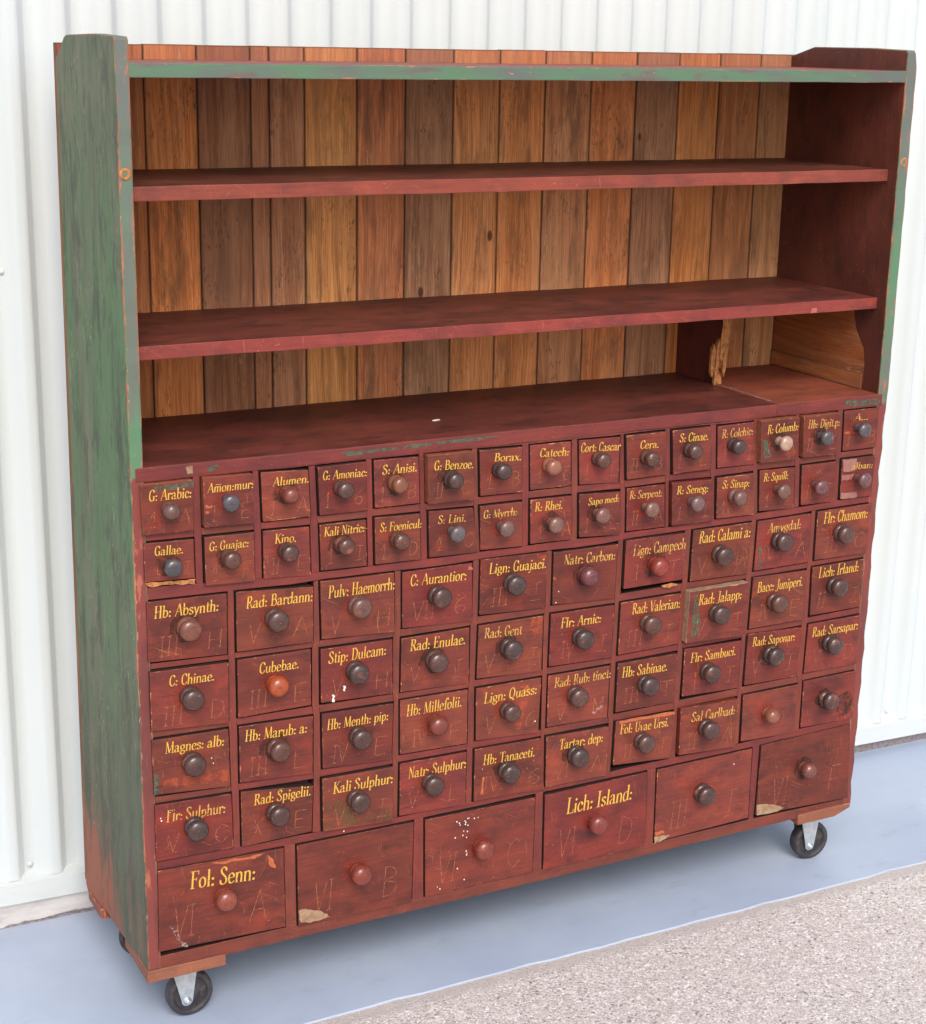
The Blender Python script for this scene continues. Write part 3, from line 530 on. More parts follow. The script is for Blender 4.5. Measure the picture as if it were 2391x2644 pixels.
def footing():
    g = G('flaking_footing_paint')
    o = g.node('ShaderNodeNewGeometry').outputs['Position']
    v = g.noise(g.mapping(o, scale=(9, 9, 30)), 1, 5, .65)
    f = g.noise(g.mapping(o, scale=(120, 120, 120)), 1, 4, .6)
    xz = g.sep(o)
    edge = g.math('ADD', g.math('MULTIPLY', v, .05), g.math('MULTIPLY', xz[0], .02))
    bare = g.step(g.math('SUBTRACT', edge, xz[2]), .012, .015)
    col = g.mix(g.step(v, .4, .7), (212, 208, 204), (192, 186, 184))
    col = g.mix(bare, col, g.mix(g.step(f, .4, .65), (142, 134, 138), (118, 104, 102)))
    return g.end(col, .8, .2, normal=g.bump(g.math('ADD', f, g.math('MULTIPLY', bare, -1.5)), .4, .002))
M['footing'] = footing()
def blue_floor():
    g = G('blue_grey_floor_paint')
    o = g.node('ShaderNodeNewGeometry').outputs['Position']
    v = g.noise(o, 3.0, 4, .6)
    w = g.noise(g.mapping(o, scale=(3, 9, 1)), 1, 5, .65)
    f = g.noise(o, 260, 3, .6)
    col = g.mix(g.step(v, .3, .7), (160, 172, 192), (171, 182, 200))
    col = g.mix(g.math('MULTIPLY', g.step(w, .45, .85), .16), col, (150, 162, 184))
    sp = g.noise(g.mapping(o, scale=(110, 190, 1)), 1, 2, .5)
    col = g.mix(g.math('MULTIPLY', g.step(sp, .735, .76), .55), col, (120, 108, 104))
    sp2 = g.noise(g.mapping(o, loc=(4, 4, 0), scale=(150, 190, 1)), 1, 2, .5)
    col = g.mix(g.math('MULTIPLY', g.step(sp2, .755, .775), .8), col, (226, 226, 226))
    scf = g.noise(g.mapping(o, loc=(2, 5, 0), scale=(7, 16, 1)), 1, 6, .72)
    col = g.mix(g.math('MULTIPLY', g.step(scf, .56, .70), .3), col, (138, 144, 156))
    thn = g.noise(g.mapping(o, rot=(0, 0, .5), scale=(9, 260, 1)), 1, 2, .5)
    thm = g.noise(g.mapping(o, loc=(7, 1, 0), scale=(4, 4, 1)), 1, 3, .5)
    col = g.mix(g.math('MULTIPLY', g.math('MULTIPLY', g.step(thn, .66, .70), g.step(thm, .52, .62)), .35), col, (206, 212, 222))
    y = g.sep(o)[1]
    # the slab's worn arris, whitish
    rim = g.math('SUBTRACT', 1.0, g.step(g.math('ADD', y, g.math('MULTIPLY', v, .02)), -.079, -.074))
    col = g.mix(g.math('MULTIPLY', rim, .35), col, (196, 196, 198))
    return g.end(col, g.math('MULTIPLY_ADD', w, .25, .35), .4, normal=g.bump(f, .12, .001))
M['blue'] = blue_floor()
def aggregate():
    g = G('exposed_aggregate_concrete')
    o = g.node('ShaderNodeNewGeometry').outputs['Position']
    wob = g.vmath('ADD', o, g.vmath('SCALE', o, (0, 0, 0)))
    vo = g.node('ShaderNodeTexVoronoi', feature='F1')
    g.put(vo.inputs['Vector'], o)
    vo.inputs['Scale'].default_value = 185
    cell = g.sep(vo.outputs[1])
    col = g.ramp(cell[0], [(0, (96, 94, 98)), (.04, (134, 128, 128)), (.14, (180, 170, 167)), (.4, (204, 194, 190)), (.65, (218, 210, 207)), (.85, (234, 230, 228)), (1, (248, 246, 245))])
    vo2 = g.node('ShaderNodeTexVoronoi', feature='F1')
    g.put(vo2.inputs['Vector'], g.mapping(o, loc=(3.3, 1.7, 0)))
    vo2.inputs['Scale'].default_value = 300
    c2 = g.ramp(g.sep(vo2.outputs[1])[1], [(0, (134, 128, 126)), (.45, (196, 186, 181)), (1, (240, 232, 228))])
    big = g.noise(o, 9, 4, .6)
    col = g.mix(g.step(g.noise(o, 60, 3, .6), .42, .6), col, c2)
    mort = g.step(vo.outputs[0], .42, .62)
    col = g.mix(g.math('MULTIPLY', mort, .5), col, (184, 173, 165))
    col = g.mix(g.math('MULTIPLY', g.step(big, .4, .75), .2), col, (188, 177, 170))
    y = g.sep(o)[1]
    # a smoother strip of cement paste along the slab
    paste = g.step(g.math('ADD', y, g.math('MULTIPLY', g.noise(o, 24, 4, .6), .06)), -.105, -.07)
    col = g.mix(g.math('MULTIPLY', paste, .75), col, (180, 171, 166))
    h = g.math('ADD', g.math('MULTIPLY', vo.outputs[0], -1.0), g.math('MULTIPLY', vo2.outputs[0], -.5))
    return g.end(col, .75, .3, normal=g.bump(h, .7, .0022))
M['agg'] = aggregate()

# ------------------------------------------------------------------ mesh helpers
CAB = None
COL = sc.collection

def uvs(me, grain):
    """u along the grain, v across, both in metres; second layer holds the size of the face's bounding box"""
    co = np.array([v.co[:] for v in me.vertices])
    lo, hi = co.min(0), co.max(0)
    m = me.uv_layers.new(name='m'); s = me.uv_layers.new(name='s')
    for f in me.polygons:
        n = [abs(c) for c in f.normal]
        k = n.index(max(n))
        ax = [a for a in (0, 1, 2) if a != k]
        if grain in ax:
            ua, va = grain, [a for a in ax if a != grain][0]
        else:
            ua, va = ax
        for li in f.loop_indices:
            c = co[me.loops[li].vertex_index]
            m.data[li].uv = (c[ua] - lo[ua], c[va] - lo[va])
            s.data[li].uv = (hi[ua] - lo[ua], hi[va] - lo[va])

def make(name, bm, mats, parent=None, grain=0, smooth=False, origin=None, color=None, keep=False):
    bmesh.ops.recalc_face_normals(bm, faces=bm.faces) if not keep else None
    me = bpy.data.meshes.new(name)
    bm.to_mesh(me); bm.free()
    if not isinstance(mats, (list, tuple)):
        mats = [mats]
    for x in mats:
        me.materials.append(x)
    if smooth:
        for f in me.polygons:
            f.use_smooth = True
    uvs(me, grain)
    co = np.array([v.co[:] for v in me.vertices])
    if origin is None:
        origin = (co.min(0) + co.max(0)) / 2
    origin = Vector([float(c) for c in origin])
    me.transform(Matrix.Translation(-origin))
    o = bpy.data.objects.new(name, me)
    COL.objects.link(o)
    o.location = origin
    if parent is not None:
        base = Vector((0, 0, 0)); q = parent
        while q is not None:
            base += q.location; q = q.parent
        o.parent = parent
        o.location = origin - base
    if color is not None:
        o.color = lin(color)
    return o

def tag(o, label, cat, group=None, kind=None):
    if label: o['label'] = label
    if cat: o['category'] = cat
    if group: o['group'] = group
    if kind: o['kind'] = kind
    return o

def prism(bm, pts, axis, a, b, bev=0.0, seg=1, mat=None):
    """polygon pts (2-D in the two other axes, in x,y,z order) extruded along axis from a to b"""
    def p3(p, t):
        q = list(p); q.insert(axis, t)
        return q
    va = [bm.verts.new(p3(p, a)) for p in pts]
    vb = [bm.verts.new(p3(p, b)) for p in pts]
    n = len(pts)
    fs = [bm.faces.new(va), bm.faces.new(vb[::-1])]
    for i in range(n):
        fs.append(bm.faces.new((va[i], vb[i], vb[(i + 1) % n], va[(i + 1) % n])))
    if mat is not None:
        for f in fs: f.material_index = mat
    if bev:
        es = list({e for f in fs for e in f.edges})
        bmesh.ops.bevel(bm, geom=es, offset=bev, segments=seg, affect='EDGES', profile=.5, clamp_overlap=True)
    return fs

def box(bm, x0, x1, y0, y1, z0, z1, bev=.0012, seg=1, mat=None):
    return prism(bm, [(x0, z0), (x1, z0), (x1, z1), (x0, z1)], 1, y0, y1, bev, seg, mat)

def lathe(bm, prof, c, axis=1, n=40, sgn=-1):
    """profile (radius, distance) turned about an axis through c"""
    rings = []
    for r, d in prof:
        ring = []
        for i in range(n):
            a = 2 * math.pi * i / n
            p = [0, 0, 0]
            o = [k for k in (0, 1, 2) if k != axis]
            p[o[0]] = r * math.cos(a); p[o[1]] = r * math.sin(a); p[axis] = sgn * d
            ring.append(bm.verts.new((c[0] + p[0], c[1] + p[1], c[2] + p[2])))
        rings.append(ring)
    for A, B in zip(rings, rings[1:]):
        for i in range(n):
            bm.faces.new((A[i], A[(i + 1) % n], B[(i + 1) % n], B[i]))
    bm.faces.new(rings[0][::-1]); bm.faces.new(rings[-1])

# ------------------------------------------------------------------ lettering: a hand painted roman
def cat_rom(p, k=6):
    if len(p) < 3: return p
    closed = p[0] == p[-1]
    out = []
    n = len(p)
    for i in range(n - 1):
        a = p[i - 1] if i > 0 else (p[-2] if closed else (2 * p[0][0] - p[1][0], 2 * p[0][1] - p[1][1]))
        b, c = p[i], p[i + 1]
        d = p[i + 2] if i + 2 < n else (p[1] if closed else (2 * c[0] - b[0], 2 * c[1] - b[1]))
        for j in range(k):
            t = j / k
            out.append(tuple(.5 * (2 * b[m] + (c[m] - a[m]) * t + (2 * a[m] - 5 * b[m] + 4 * c[m] - d[m]) * t * t + (3 * b[m] - a[m] - 3 * c[m] + d[m]) * t ** 3) for m in (0, 1)))
    out.append(p[-1])
    return out
def L_(s): return [tuple(float(v) for v in q.split(',')) for q in s.split()]
X = .58
# each glyph: advance, strokes "mode points"; c curve, l line, t hairline, d dot
GL = {
'a': (.46, 'c .05,.44 .12,.56 .23,.57 .30,.44|l .30,.46 .30,.06|c .30,.07 .35,.0 .42,.07|c .30,.33 .12,.28 .04,.14 .10,.01 .22,.03 .30,.13'),
'b': (.47, 'l .09,1 .09,.03|c .09,.40 .21,.57 .34,.50 .39,.28 .33,.06 .20,.0 .09,.06|t .0,.94 .09,1'),
'c': (.41, 'c .34,.44 .26,.57 .13,.54 .05,.28 .13,.03 .25,.01 .37,.13|d .33,.45'),
'd': (.48, 'l .36,1 .36,.02|c .36,.42 .24,.57 .11,.52 .05,.28 .10,.04 .21,.0 .36,.12|t .26,.95 .36,1|t .36,.02 .45,.05'),
'e': (.42, 't .06,.30 .35,.34|c .35,.34 .32,.5 .20,.58 .08,.48 .05,.26 .11,.04 .24,.0 .37,.11'),
'f': (.32, 'c .36,.90 .28,1.01 .18,.93 .14,.75 .14,.3 .14,0|t .02,.56 .30,.56|t .04,0 .26,0|d .34,.9'),
'g': (.44, 'c .18,.58 .06,.48 .06,.28 .18,.19 .31,.28 .31,.48 .18,.58|c .12,.2 .08,.11 .20,.07 .35,.02 .34,-.16 .20,-.25 .06,-.18 .06,-.05 .16,.05|t .29,.52 .40,.58'),
'h': (.49, 'l .09,1 .09,0|c .09,.42 .21,.57 .33,.52 .36,.38 .36,.0|t .01,.95 .09,1|t .02,0 .17,0|t .29,0 .44,0'),
'i': (.25, 'l .11,.58 .11,.02|d .12,.82|t .02,.53 .11,.58|t .03,0 .20,.02'),
'j': (.25, 'c .12,.58 .12,.1 .11,-.14 .04,-.27 -.06,-.22|d .13,.82|t .03,.53 .12,.58'),
'l': (.25, 'l .11,1 .11,.02|t .02,.95 .11,1|t .03,0 .20,.02'),
'm': (.72, 'l .09,.57 .09,0|c .09,.42 .2,.57 .3,.52 .33,.38 .33,.0|c .33,.42 .44,.57 .55,.52 .58,.38 .58,.0|t .01,.52 .09,.58|t .02,0 .16,0|t .27,0 .40,0|t .52,0 .67,0'),
'n': (.49, 'l .09,.57 .09,0|c .09,.42 .21,.57 .33,.52 .36,.38 .36,.0|t .01,.52 .09,.58|t .02,0 .17,0|t .29,0 .44,0'),
'o': (.45, 'c .21,.58 .08,.48 .05,.28 .09,.08 .21,0 .34,.10 .37,.28 .34,.48 .21,.58'),
'p': (.48, 'l .10,.57 .10,-.28|c .10,.42 .21,.57 .34,.50 .39,.28 .33,.06 .21,.0 .10,.08|t .01,.52 .10,.58|t .02,-.28 .2,-.28'),
'q': (.48, 'l .37,.57 .37,-.28|c .37,.44 .25,.57 .12,.52 .06,.28 .11,.05 .22,.0 .37,.13|t .28,-.28 .46,-.28'),
'r': (.37, 'l .10,.57 .10,0|c .10,.40 .18,.53 .26,.58 .34,.50|d .33,.5|t .01,.52 .10,.58|t .02,0 .19,0'),
's': (.37, 'c .30,.45 .22,.57 .11,.55 .07,.43 .13,.34 .25,.25 .31,.14 .23,.01 .11,.01 .04,.13'),
't': (.31, 'c .13,.80 .13,.3 .13,.1 .19,.01 .30,.08|t .02,.57 .28,.57'),
'u': (.50, 'c .10,.58 .10,.2 .15,.03 .25,.01 .37,.14|l .37,.58 .37,.02|t .02,.54 .10,.58|t .37,.02 .46,.05'),
'v': (.43, 'l .06,.58 .20,0|t .20,0 .37,.58|t .0,.58 .13,.58'),
'x': (.45, 'l .06,.58 .36,0|t .36,.58 .05,0|t .0,.58 .14,.58|t .27,0 .42,0'),
'y': (.44, 'l .06,.58 .21,.02|c .38,.58 .22,.02 .13,-.22 .02,-.24|t .0,.58 .13,.58'),
'z': (.4, 't .05,.57 .33,.57|l .33,.57 .05,.02|t .05,.02 .36,.02'),
'A': (.58, 't .03,0 .30,1.0|l .30,1.0 .50,0|t .13,.36 .42,.36|t -.03,0 .10,0|t .42,0 .57,0'),
'B': (.54, 'l .12,1 .12,0|c .12,.98 .30,.98 .39,.80 .33,.58 .12,.54|c .12,.54 .36,.52 .46,.28 .37,.03 .12,.02|t .0,1 .14,.99|t .0,0 .14,.01'),
'C': (.50, 'c .43,.76 .36,.95 .23,1.0 .09,.82 .05,.5 .09,.18 .23,0 .37,.05 .45,.24|t .44,.97 .43,.70'),
'D': (.57, 'l .12,1 .12,0|c .12,.98 .31,.97 .46,.76 .49,.5 .45,.2 .31,.02 .12,.02|t .0,1 .14,.99|t .0,0 .14,.01'),
'E': (.51, 'l .12,1 .12,0|t .0,.99 .43,.99|t .12,.53 .33,.53|t .0,.01 .46,.01|t .43,.99 .43,.8|t .46,.01 .47,.2|t .33,.62 .33,.44'),
'F': (.48, 'l .12,1 .12,0|t .0,.99 .44,.99|t .12,.53 .33,.53|t .44,.99 .44,.78|t .33,.62 .33,.44|t .0,0 .24,0'),
'G': (.55, 'c .43,.76 .36,.95 .23,1.0 .09,.82 .05,.5 .09,.18 .23,0 .34,.03 .42,.16|l .42,.42 .42,.02|t .32,.42 .51,.42|t .44,.97 .43,.70'),
'H': (.62, 'l .12,1 .12,0|l .47,1 .47,0|t .12,.53 .47,.53|t .0,1 .24,1|t .0,0 .24,0|t .36,1 .58,1|t .36,0 .58,0'),
'I': (.30, 'l .13,1 .13,0|t .0,1 .26,1|t .0,0 .26,0'),
'J': (.36, 'c .22,1 .22,.2 .17,-.05 .05,-.14 -.03,-.04|t .09,1 .34,1'),
'K': (.57, 'l .12,1 .12,0|t .45,1 .12,.44|l .22,.58 .50,0|t .0,1 .24,1|t .0,0 .24,0|t .36,1 .54,1|t .40,0 .56,0'),
'L': (.50, 'l .12,1 .12,0|t .0,1 .24,1|t .0,.01 .45,.01|t .45,.01 .47,.25'),
'M': (.74, 't .09,0 .12,1|l .12,1 .35,.02|t .35,.02 .58,1|l .58,1 .61,0|t .0,0 .18,0|t .51,0 .71,0'),
'N': (.60, 't .11,0 .11,1|l .11,1 .47,.02|t .47,.0 .47,1|t .02,1 .12,1|t .02,0 .20,0|t .38,1 .56,1'),
'P': (.50, 'l .12,1 .12,0|c .12,.98 .32,.97 .42,.74 .33,.50 .12,.47|t .0,1 .14,.99|t .0,0 .24,0'),
'Q': (.58, 'c .26,1 .1,.84 .05,.5 .1,.16 .26,0 .42,.16 .47,.5 .42,.84 .26,1|c .22,.12 .34,-.02 .44,-.16 .55,-.1'),
'R': (.56, 'l .12,1 .12,0|c .12,.98 .32,.97 .40,.76 .32,.54 .12,.51|l .26,.52 .48,0|t .0,1 .14,.99|t .0,0 .24,0|t .48,0 .56,.04'),
'S': (.48, 'c .37,.80 .31,.95 .20,1.0 .09,.90 .09,.72 .20,.56 .33,.40 .38,.2 .31,.03 .18,0 .07,.08 .04,.24|t .38,.98 .37,.74|t .04,.02 .04,.28'),
'T': (.52, 'l .26,1 .26,0|t .03,.99 .49,.99|t .03,.99 .02,.78|t .49,.99 .50,.78|t .14,0 .38,0'),
'U': (.58, 'c .12,1 .12,.28 .17,.05 .30,0 .43,.1 .46,.32|t .46,.3 .46,1|t .0,1 .24,1|t .37,1 .55,1'),
'V': (.53, 'l .06,1 .26,0|t .26,0 .48,1|t -.03,1 .16,1|t .39,1 .55,1'),
':': (.24, 'd .10,.06|d .10,.42'), '.': (.2, 'd .09,.06'), '-': (.26, 't .04,.32 .22,.34'), ',': (.2, 'd .1,.05|t .12,.04 .05,-.12'),
' ': (.26, ''),
}
STEM, HAIR, NIB = .108, .040, R(22)

def ribbon(bm, pts, width, tf, lay):
    n = len(pts)
    L, Rr = [], []
    for i in range(n):
        a = pts[max(0, i - 1)]; b = pts[min(n - 1, i + 1)]
        dx, dy = b[0] - a[0], b[1] - a[1]
        l = math.hypot(dx, dy) or 1
        w = width(math.atan2(dy, dx)) / 2
        L.append((pts[i][0] - dy / l * w, pts[i][1] + dx / l * w)); Rr.append((pts[i][0] + dy / l * w, pts[i][1] - dx / l * w))
    vl = [bm.verts.new(tf(p, lay)) for p in L]; vr = [bm.verts.new(tf(p, lay)) for p in Rr]
    for i in range(n - 1):
        bm.faces.new((vl[i], vl[i + 1], vr[i + 1], vr[i]))

def nibw(th):
    return HAIR + (STEM - HAIR) * abs(math.sin(th - NIB)) ** 1.4
def text_width(t):
    return sum(GL[c][0] for c in t.replace('~', '')) - .04
def write(bm, t, tf):
    x = 0.0; lay = 0; over = False
    for c in t:
        if c == '~':
            over = True; continue
        adv, st = GL[c]
        for s in [q for q in st.split('|') if q]:
            mode, pts = s[0], L_(s[2:])
            lay += 1
            f = lambda p, k, x=x: tf((p[0] + x + .09 * p[1], p[1]), k)
            if mode == 'd':
                r = .078
                ring = [(pts[0][0] + r * math.cos(a * .7854), pts[0][1] + r * math.sin(a * .7854) * 1.05) for a in range(8)]
                bm.faces.new([bm.verts.new(f(p, lay)) for p in ring][::-1])
            elif mode == 'c':
                ribbon(bm, cat_rom(pts), nibw, f, lay)
            elif mode == 't':
                ribbon(bm, pts, lambda th: HAIR, f, lay)
            else:
                ribbon(bm, pts, lambda th: STEM if abs(math.sin(th)) > .5 else HAIR, f, lay)
        x += adv
        if over and c in 'amno':
            pass
    if '~' in t:
        i = t.index('~'); x0 = sum(GL[c][0] for c in t[:i]); m = t[i + 1] if t[i + 1] in 'mno' else t[i + 1]
        k0 = x0 + GL[t[i - 1]][0] * 0
        w = GL[m][0]
        ribbon(bm, [(x0 + .1 + .07, .78), (x0 + w - .06 + .07, .78)], lambda th: .055, lambda p, k: tf(p, k), 1)

# ------------------------------------------------------------------ ground and wall
def place_plane(name, pts, z, mat, label, cat):
    bm = bmesh.new()
    bm.faces.new([bm.verts.new((x, y, z)) for x, y in pts])
    o = make(name, bm, mat)
    tag(o, label, cat, kind='structure')
    return o
place_plane('pavement', [(-60, -80), (60, -80), (60, 3), (-60, 3)], -.004, M['agg'], 'rough exposed aggregate pavement in front of the blue strip', 'pavement')
# painted slab: a real low edge towards the pavement, slightly uneven
bm = bmesh.new()
n = 150
top, bot = [], []
for i in range(n + 1):
    x = -4 + 10 * i / n
    y = -.080 + .004 * math.sin(x * 2.1 + 1) + .0015 * math.sin(x * 17) + rnd.uniform(-.003, .003)
    top.append((x, y)); 
back = [bm.verts.new((x, .72, 0)) for x, y in top]
fr = [bm.verts.new((x, y, 0)) for x, y in top]
f2 = [bm.verts.new((x, y - .0018, -.0016)) for x, y in top]
f3 = [bm.verts.new((x, y - .0024, -.02)) for x, y in top]
for A, B in ((back, fr), (fr, f2), (f2, f3)):
    for i in range(n):
        bm.faces.new((A[i], B[i], B[i + 1], A[i + 1]))
fl = make('floor', bm, M['blue'], keep=True)
tag(fl, 'blue grey painted concrete strip the cabinet stands on', 'floor', kind='structure')

wall = bpy.data.objects.new('corrugated_wall', None)
COL.objects.link(wall)
wall.location = (1.2, .60, 0)
tag(wall, 'white corrugated metal wall behind the green and red cabinet', 'wall')
def wy(x): return .592 - .0187 * x
def wz(x): return -.0158 * (x + .18)
# ribbed sheet with thickness
bm = bmesh.new()
PIT = .0983
prof = [(0.0, -.022), (.006, -.0216), (.010, -.0195), (.022, -.003), (.027, .0), (.046, .0), (.052, -.0015), (.072, -.014), (.080, -.0207), (.087, -.022)]
pts = []
k0 = -30
for k in range(k0, 45):
    x0 = -.046 - PIT + PIT * k
    for dx, dy in prof:
        pts.append((x0 + dx, dy))
# the face is one smooth sheet; the cut edges have vertices of their own
face, rim = [], []
for x, d in pts:
    y = wy(x) + d - .002
    zb_ = .131 + wz(x)
    face.append([bm.verts.new((x, y, zb_ + (3.9 - zb_) * t)) for t in (0, .2, .4, .6, .8, 1)])
    rim.append([bm.verts.new((x, y, zb_)), bm.verts.new((x, y + .0012, zb_))])
for a, b in zip(face, face[1:]):
    for i in range(5):
        bm.faces.new((a[i], b[i], b[i + 1], a[i + 1]))
for a, b in zip(rim, rim[1:]):
    bm.faces.new((a[0], a[1], b[1], b[0]))
ws = make('metal_sheet', bm, M['siding'], wall, grain=2, smooth=True, keep=True)
def strip(name, prof, mat, x0=-2.9, x1=4.4, n=60, jit=0.0):
    """profile (dy, z) carried along the wall line"""
    bm = bmesh.new()
    rows = []
    for i in range(n + 1):
        x = x0 + (x1 - x0) * i / n
        rows.append([bm.verts.new((x, wy(x) + dy + rnd.uniform(-jit, jit), max(-.012, z + (wz(x) if z > .02 else 0)) + (rnd.uniform(-jit, jit) if z > .02 else 0))) for dy, z in prof])
    for a, b in zip(rows, rows[1:]):
        for i in range(len(prof)):
            j = (i + 1) % len(prof)
            bm.faces.new((a[i], a[j], b[j], b[i]))
    bm.faces.new(rows[0]); bm.faces.new(rows[-1][::-1])
    return make(name, bm, mat, wall)
strip('flashing', [(.001, .165), (.001, .137), (-.034, .126), (-.035, .076), (-.033, .075), (-.031, .124), (.004, .136), (.004, .165)], M['flash'])
strip('footing', [(-.022, .070), (-.012, .036), (-.001, .004), (-.001, -.012), (.06, -.012), (.06, .074), (-.020, .074)], M['footing'], n=160, jit=.0014)
def screw(x, z, d):
    bm = bmesh.new()
    lathe(bm, [(.0075, 0), (.0078, .001), (.006, .002), (.0042, .0022), (.0040, .0048), (.0028, .0056)], (x, wy(x) + d - .0022, z), n=16)
    make('screw', bm, M['flash'], wall, smooth=True)
screw(-.094, 1.548, -.001); screw(-.107, .155, -.001); screw(2.457, .113, -.001)
screw(.386, 1.548, -.001)

# ------------------------------------------------------------------ cabinet
CAB = bpy.data.objects.new('apothecary_cabinet', None)
COL.objects.link(CAB)
CAB.location = (.93, .21, 0)
tag(CAB, 'tall antique apothecary cabinet with green sides, open shelves and red brown lettered drawers on casters', 'cabinet')
W_, YB, ZT, ZB = 1.859, .4165, 2.036, .166
XI0, XI1 = .027, 1.832

def shear(o):
    """the case is a little racked: its back leans outward towards the floor"""
    me = o.data
    loc = o.matrix_basis.translation + CAB.location
    for v in me.vertices:
        y = v.co.y + loc.y; z = v.co.z + loc.z
        v.co.x -= .018 * max(0, y) / .44 * (1 - (z - .1) / 1.95)

# side panels, profile in (y, z)
lp = [(0, ZB), (0, 1.2), (0, ZT - .006), (.006, ZT), (.14, ZT + .004), (.33, ZT + .001), (.350, ZT - .004), (.385, ZT - .030), (YB, ZT - .042), (YB, .20), (.430, .165), (.41, .145), (.385, .135), (.30, .135), (.30, ZB), (.165, ZB - .003)]
def panel(x0, x1, pts, inner_sign, chew=False):
    bm = bmesh.new()
    # more points along the long edges so that the arrises can be uneven
    P2 = []
    for a, b in zip(pts, pts[1:] + pts[:1]):
        d = math.hypot(b[0] - a[0], b[1] - a[1]); k = max(1, int(d / .03))
        for i in range(k):
            t = i / k
            j = rnd.uniform(-.0010, .0010) if 0 < i else 0
            P2.append((a[0] + (b[0] - a[0]) * t + j, a[1] + (b[1] - a[1]) * t))
    fs = prism(bm, P2, 0, x0, x1)
    bm.normal_update()
    bmesh.ops.recalc_face_normals(bm, faces=bm.faces)
    for f in bm.faces:
        nx, ny = f.normal.x, f.normal.y
        c = f.calc_center_median()
        if abs(nx) > .9:
            f.material_index = 2 if nx * inner_sign > 0 else 0
        elif ny < -.7:
            f.material_index = 1
        else:
            f.material_index = 0
    es = [e for e in bm.edges if len(e.link_faces) == 2 and e.calc_face_angle(0) > .9]
    bmesh.ops.bevel(bm, geom=es, offset=.0022, segments=2, affect='EDGES', profile=.6)
    return bm
bm = panel(0, XI0, lp, 1)
sp = make('side_panel', bm, [M['green'], M['edge'], M['inner']], CAB, grain=2)
shear(sp)
sp['label'] = 'worn grey green outer side panel'
rp = [(0, ZB), (0, 1.2), (0, ZT - .006), (.006, ZT), (.14, ZT + .004), (.333, ZT + .004), (.425, ZT - .020), (.425, .135), (.30, .135), (.30, ZB - .001)]
bm = panel(XI1, W_ + .003, rp, -1)
# chewed outer arris low down
for v in bm.verts:
    if v.co.x > W_ and v.co.y < .01 and v.co.z < 1.2:
        v.co.x -= .0035 + .0022 * math.sin(v.co.z * 61) + rnd.uniform(0, .0015)
    if v.co.x > W_ and v.co.y < .01 and v.co.z < .30:
        v.co.x -= .006 * (1 - (v.co.z - .16) / .14)
    if v.co.x > W_ and v.co.y < .01 and v.co.z > 2.0:
        v.co.x -= .006
sp = make('side_panel', bm, [M['green'], M['edge'], M['inner']], CAB, grain=2)
sp['label'] = 'side panel with dark maroon inner face'
# patches on a surface: thin films and chips with a ragged outline
def ragged(pts, amp=.0012, k=4):
    out = []
    for a, b in zip(pts, pts[1:] + pts[:1]):
        for i in range(k):
            t = i / k
            out.append((a[0] + (b[0] - a[0]) * t + rnd.uniform(-amp, amp), a[1] + (b[1] - a[1]) * t + rnd.uniform(-amp, amp)))
    return out
def add_patch(bm, pts, axis, val, mat, amp=.0012, k=4):
    vs_ = []
    for p in ragged(pts, amp, k):
        q = list(p); q.insert(axis, val)
        vs_.append(bm.verts.new(q))
    f = bm.faces.new(vs_)
    f.material_index = mat
    f.normal_update()
    want = -1
    if f.normal[axis] * want < 0:
        f.normal_flip()

# back boards
XB = [0.0, .06, .1784, .2926, .4099, .4521, .5328, .6562, .7735, .8921, 1.0105, 1.1301, 1.2535, 1.3783, 1.5001, 1.6188, 1.7406, 1.859]
BC = [(min(250, int(c[0] * 1.26)), int(c[1] * 1.25), int(c[2] * 1.24)) for c in [(120, 76, 50), (176, 110, 66), (198, 128, 76), (142, 98, 72), (166, 116, 86), (168, 120, 90), (208, 142, 88), (186, 122, 84), (156, 116, 88), (200, 138, 90), (204, 134, 84), (184, 130, 92), (194, 124, 78), (158, 116, 88), (188, 124, 72), (170, 116, 78), (176, 130, 92)]]
for i, c in enumerate(BC):
    bm = bmesh.new()
    g_ = rnd.uniform(.0005, .0016)
    zt = 2.021 + rnd.uniform(-.0006, .0006)
    y0 = .4185 + rnd.uniform(0, .0014)
    box(bm, XB[i] + g_, XB[i + 1] - g_, y0, .4385, .17, zt, .0008)
    o = make('back_board', bm, M['pine'], CAB, grain=2, color=c)
    if i == 0: shear(o)

def board(name, x0, x1, y0, y1, z0, z1, top, front, grain=0, bev=.0018, wob=.0006, extra=None):
    bm = bmesh.new()
    n = max(2, int((x1 - x0) / .06))
    xs = [x0 + (x1 - x0) * i / n for i in range(n + 1)]
    tp = [(x, z1 + rnd.uniform(-wob, wob)) for x in xs]; bt = [(x, z0 + rnd.uniform(-wob, wob)) for x in xs[::-1]]
    prism(bm, bt[::-1] + tp[::-1], 1, y0, y1)
    bmesh.ops.recalc_face_normals(bm, faces=bm.faces)
    es = [e for e in bm.edges if len(e.link_faces) == 2 and e.calc_face_angle(0) > .9]
    bmesh.ops.bevel(bm, geom=es, offset=bev, segments=2, affect='EDGES', profile=.6)
    for f in bm.faces:
        f.material_index = 1 if f.normal.y < -.6 else 0
    if extra: extra(bm)
    return make(name, bm, [top, front] + (EXTRA if extra else []), CAB, grain=grain)
EXTRA = []
o = board('shelf', .0205, 1.838, .0003, .4175, 1.965, 1.991, M['shelf_edge'], M['lip'])
o['label'] = 'top shelf with a worn green front edge'
board('shelf', XI0 + .0004, XI1 - .0004, .031, .4175, 1.742, 1.770, M['shelf_top'], M['shelf_edge'])
EXTRA = [M['pinkred']]
def notch(bm):
    add_patch(bm, [(1.634, 1.4445), (1.652, 1.4452), (1.652, 1.457), (1.636, 1.456)], 1, .0303, 2, .0006, 3)
